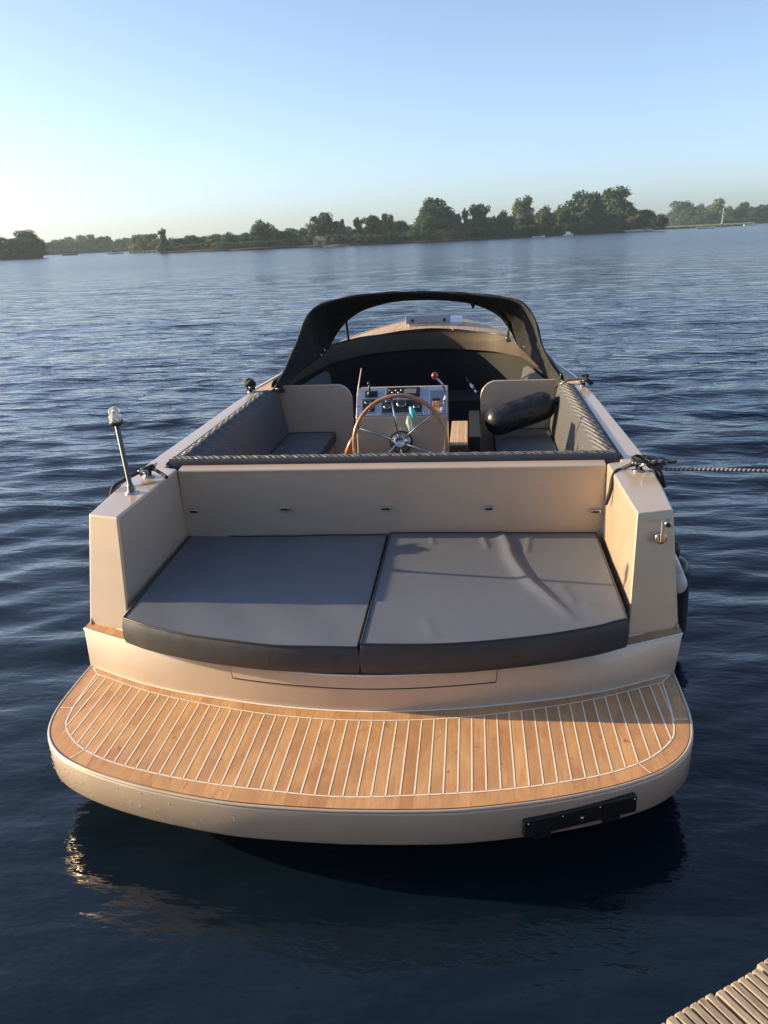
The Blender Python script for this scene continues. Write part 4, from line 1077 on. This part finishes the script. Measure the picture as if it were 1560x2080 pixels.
# unseen trees added behind the jetty to cut the sky light on the stern
rq = random.Random(9)
for i in range(13):
    x = -30+4.6*i; H_ = rq.uniform(6.5, 9)
    v = i % 5; e = empty('tree', (x, -22-rq.uniform(0, 5), .5)); e.scale = (7.0, 5.5, H_); e.rotation_euler = (0,0,rq.uniform(0,6))
    tag(e, 'unseen dark tree added on the home bank behind the jetty to block sky light', 'tree', 'added light-blocking trees behind the jetty')
    key = ('round', v, 0)
    if key not in cache:
        me = VAR['round'][v][0].copy(); me.materials.clear(); me.materials.append(LM[0]); cache[key] = me
        tm = VAR['round'][v][1]
        if not tm.materials: tm.materials.append(barkm)
    o = bpy.data.objects.new('crown', cache[key]); col.objects.link(o); o.parent = e
    o = bpy.data.objects.new('trunk', VAR['round'][v][1]); col.objects.link(o); o.parent = e
b = MB(); b.grid([[Vector((x, y+.3*math.sin(x), z)) for x in range(-40, 41, 4)] for y, z in ((-4.6,-.6),(-4.8,.3),(-6,.6),(-30,.9))]); o = b.build('home_bank', gm); tag(o, kind='structure')
# shrubs along the shores
k = 0
px = 334
while px < 1300:
    hw = rt_.uniform(9, 15); big = 20+10*math.sin(px*.02)**2
    sy = interp(MAIN, px)
    tree(px, sy-rt_.uniform(12, 20)-(8 if px > 600 else 3), hw*1.15, rt_.uniform(2.5, 7), 'bush', rt_.choice((0,0,1,3)), 'shrub', 'low waterside shrub in the continuous fringe along the island bank', 'shrub', 'shrubs along the island bank')
    px += rt_.uniform(9, 14)
for px in (0, 22, 46, 70, 88):
    tree(px, interp(LS, px)-13, 14, 3, 'bush', 0, 'shrub', 'dark shrub along the water on the near left shore', 'shrub', 'shrubs on the near left shore', LS)
for px in range(92, 350, 17):
    tree(px, interp(FL, px)-9, 13, 3, 'bush', 1, 'shrub', 'hazy shrub at the waterline of the far left shore', 'shrub', 'shrubs on the far left shore', FL)
for px in range(1300, 1600, 16):
    tree(px, interp(FR, px)-12, 13, 8, 'bush', 0, 'shrub', 'dark shrub along the far right shore behind the spit', 'shrub', 'shrubs on the far right shore', FR)
tree(1378, 441, 17, -12, 'bush', 2, 'shrub', 'large rounded light green bush on the grassy spit', 'shrub', None, FR)
tree(1412, 446, 12, -10, 'bush', 3, 'shrub', 'brownish bush beside the light green bush on the spit', 'shrub', None, FR)

# small craft, hut -------------------------------------------------------------
white = newmat('white_gelcoat', (.78,.78,.76), .35); navy = newmat('dark_cabin', (.05,.045,.05), .4); redm = newmat('red_paint', (.45,.10,.06), .5); hutm = newmat('beige_boards', (.34,.24,.15), .8); sail = newmat('sail_cloth', (.8,.8,.8), .8); roofm = newmat('pale_roof', (.26,.20,.15), .8)
def small_boat(px, py, length, heading, label, cabin=None, mast=0, hullm=white, name='small_boat', cat='boat', grp='small boats across the water'):
    p = wpt(px, py); e = empty(name, (p.x, p.y, 0)); e.rotation_euler = (0, 0, heading); tag(e, label, cat, grp)
    L = length; st = []
    for i in range(13):
        t = i/12; x = -L/2+L*t; w_ = L*.16*(1-max(0, (t-.45)/.55)**2.2)*(.88+.12*min(1, t*4)); sh = .13*L*(.55+.3*t*t)
        st.append([Vector((x, -w_, sh)), Vector((x, -w_*.85, .03)), Vector((x*.97, 0, -.15)), Vector((x, w_*.85, .03)), Vector((x, w_, sh))])
    b = MB(); b.grid(st); b.add(st[0], [(0,1,2,3,4)]); 
    for i in range(12): b.add([st[i][0]+Vector((0,.05,-.02)), st[i][4]+Vector((0,-.05,-.02)), st[i+1][4]+Vector((0,-.05,-.02)), st[i+1][0]+Vector((0,.05,-.02))], [(0,1,2,3)])
    b.build('hull', hullm, e, smooth=False)
    if cabin:
        b = MB(); h0 = .09*L; hh_ = .10*L+.25
        vs = [(-.22*L,-.11*L,h0),(.20*L,-.09*L,h0),(.20*L,.09*L,h0),(-.22*L,.11*L,h0),(-.20*L,-.09*L,h0+hh_),(.10*L,-.08*L,h0+hh_),(.10*L,.08*L,h0+hh_),(-.20*L,.09*L,h0+hh_)]
        b.add(vs, [(3,2,1,0),(4,5,6,7),(0,1,5,4),(1,2,6,5),(2,3,7,6),(3,0,4,7)]); cb_ = b.build('cabin', cabin, e, bevel=.05)
        b = MB(); b.box(-.24*L,.13*L,-.10*L,.10*L,h0+hh_+.01,h0+hh_+.07); b.build('cabin_roof', white, e)
    if mast:
        b = MB(); b.tube([(.05*L,0,.1), (.05*L,0,mast)], .07, 6, rs=[.09,.05]); b.tube([(.05*L,0,.9),(-.38*L,0,1.0)], .05, 6); b.build('mast', white, e)
        if mast > 6:
            b = MB(); b.add([(.04*L,.03,1.1),(-.30*L,.03,1.2),(-.02*L,.03,mast*.45),(.04*L,-.03,1.1),(-.30*L,-.03,1.2),(-.02*L,-.03,mast*.45)], [(0,1,2),(5,4,3),(0,3,4,1),(1,4,5,2),(2,5,3,0)]); b.build('sail', sail, e)
    return e
small_boat(235, 515.5, 5., R(20), 'white motor cruiser with a dark top sailing by the far left shore', navy)
small_boat(143, 518.5, 5, R(10), 'low dark boat moored by the far left shore', None, 0, navy)
small_boat(1303, 469.5, 8, R(15), 'white cabin boat with a red cabin moored at the left end of the grassy spit', redm, 5)
small_boat(1286, 470.5, 6, R(5), 'small open white boat moored left of the red-cabin boat', None)
small_boat(1466, 461.0, 4.2, R(60), 'sailing boat with a tall mast and small white sail at the grassy spit', navy, 6.4, navy)
small_boat(1434, 464.0, 6, R(8), 'low white and green boat just left of the sailing boat', None)
small_boat(1094, 481.8, 3.2, R(5), 'white boat moored under the pale green willow', None)
small_boat(1155, 478.3, 3.5, R(40), 'tiny white boat below the left tallest tree', white)
small_boat(693, 500.8, 3.5, R(10), 'tiny tan boat on the water right of the beige hut', None, 0, hutm)
small_boat(672, 501.6, 3.5, R(10), 'tiny white boat next to the beige hut', None)
small_boat(1524, 458.0, 4.5, R(0), 'small pale boat at the right tip of the grassy spit', None)
p = wpt(650, 501.3, 1.0); hut = empty('waterside_hut', (p.x, p.y, .2)); hut.rotation_euler = (0,0,R(8)); tag(hut, 'small beige wooden hut at the water edge on the island', 'hut')
b = MB(); b.box(-1.7,1.7,-1,1,0,1.3); b.build('wall', hutm, hut)
b = MB(); b.add([(-1.9,-1.2,1.3),(1.9,-1.2,1.3),(1.9,1.2,1.3),(-1.9,1.2,1.3),(-1.0,0,2.3),(1.0,0,2.3)], [(0,1,5,4),(2,3,4,5),(1,2,5),(3,0,4),(3,2,1,0)]); b.build('roof', roofm, hut)
b = MB(); b.box(-.4,.4,-1.03,-1.0,.1,1.15); b.build('door', navy, hut)
b = MB(); b.box(-2.6,2.8,-2.4,-1.1,-.1,.05); b.build('landing_stage', navy, hut)

# ================================================================== HAZE
hz = newmat('haze_air', (1,1,1)); t = hz.node_tree; t.nodes.clear(); o = t.nodes.new('ShaderNodeOutputMaterial'); pv = t.nodes.new('ShaderNodeVolumePrincipled')
pv.inputs['Color'].default_value = (.72, .88, 1., 1); pv.inputs['Density'].default_value = .00034; pv.inputs['Anisotropy'].default_value = .35
t.links.new(pv.outputs[0], o.inputs['Volume'])
b = MB(); b.box(-1520, 1520, -420, 1520, -1.5, 22); ho = b.build('haze', hz); fixn(ho); tag(ho, kind='stuff')
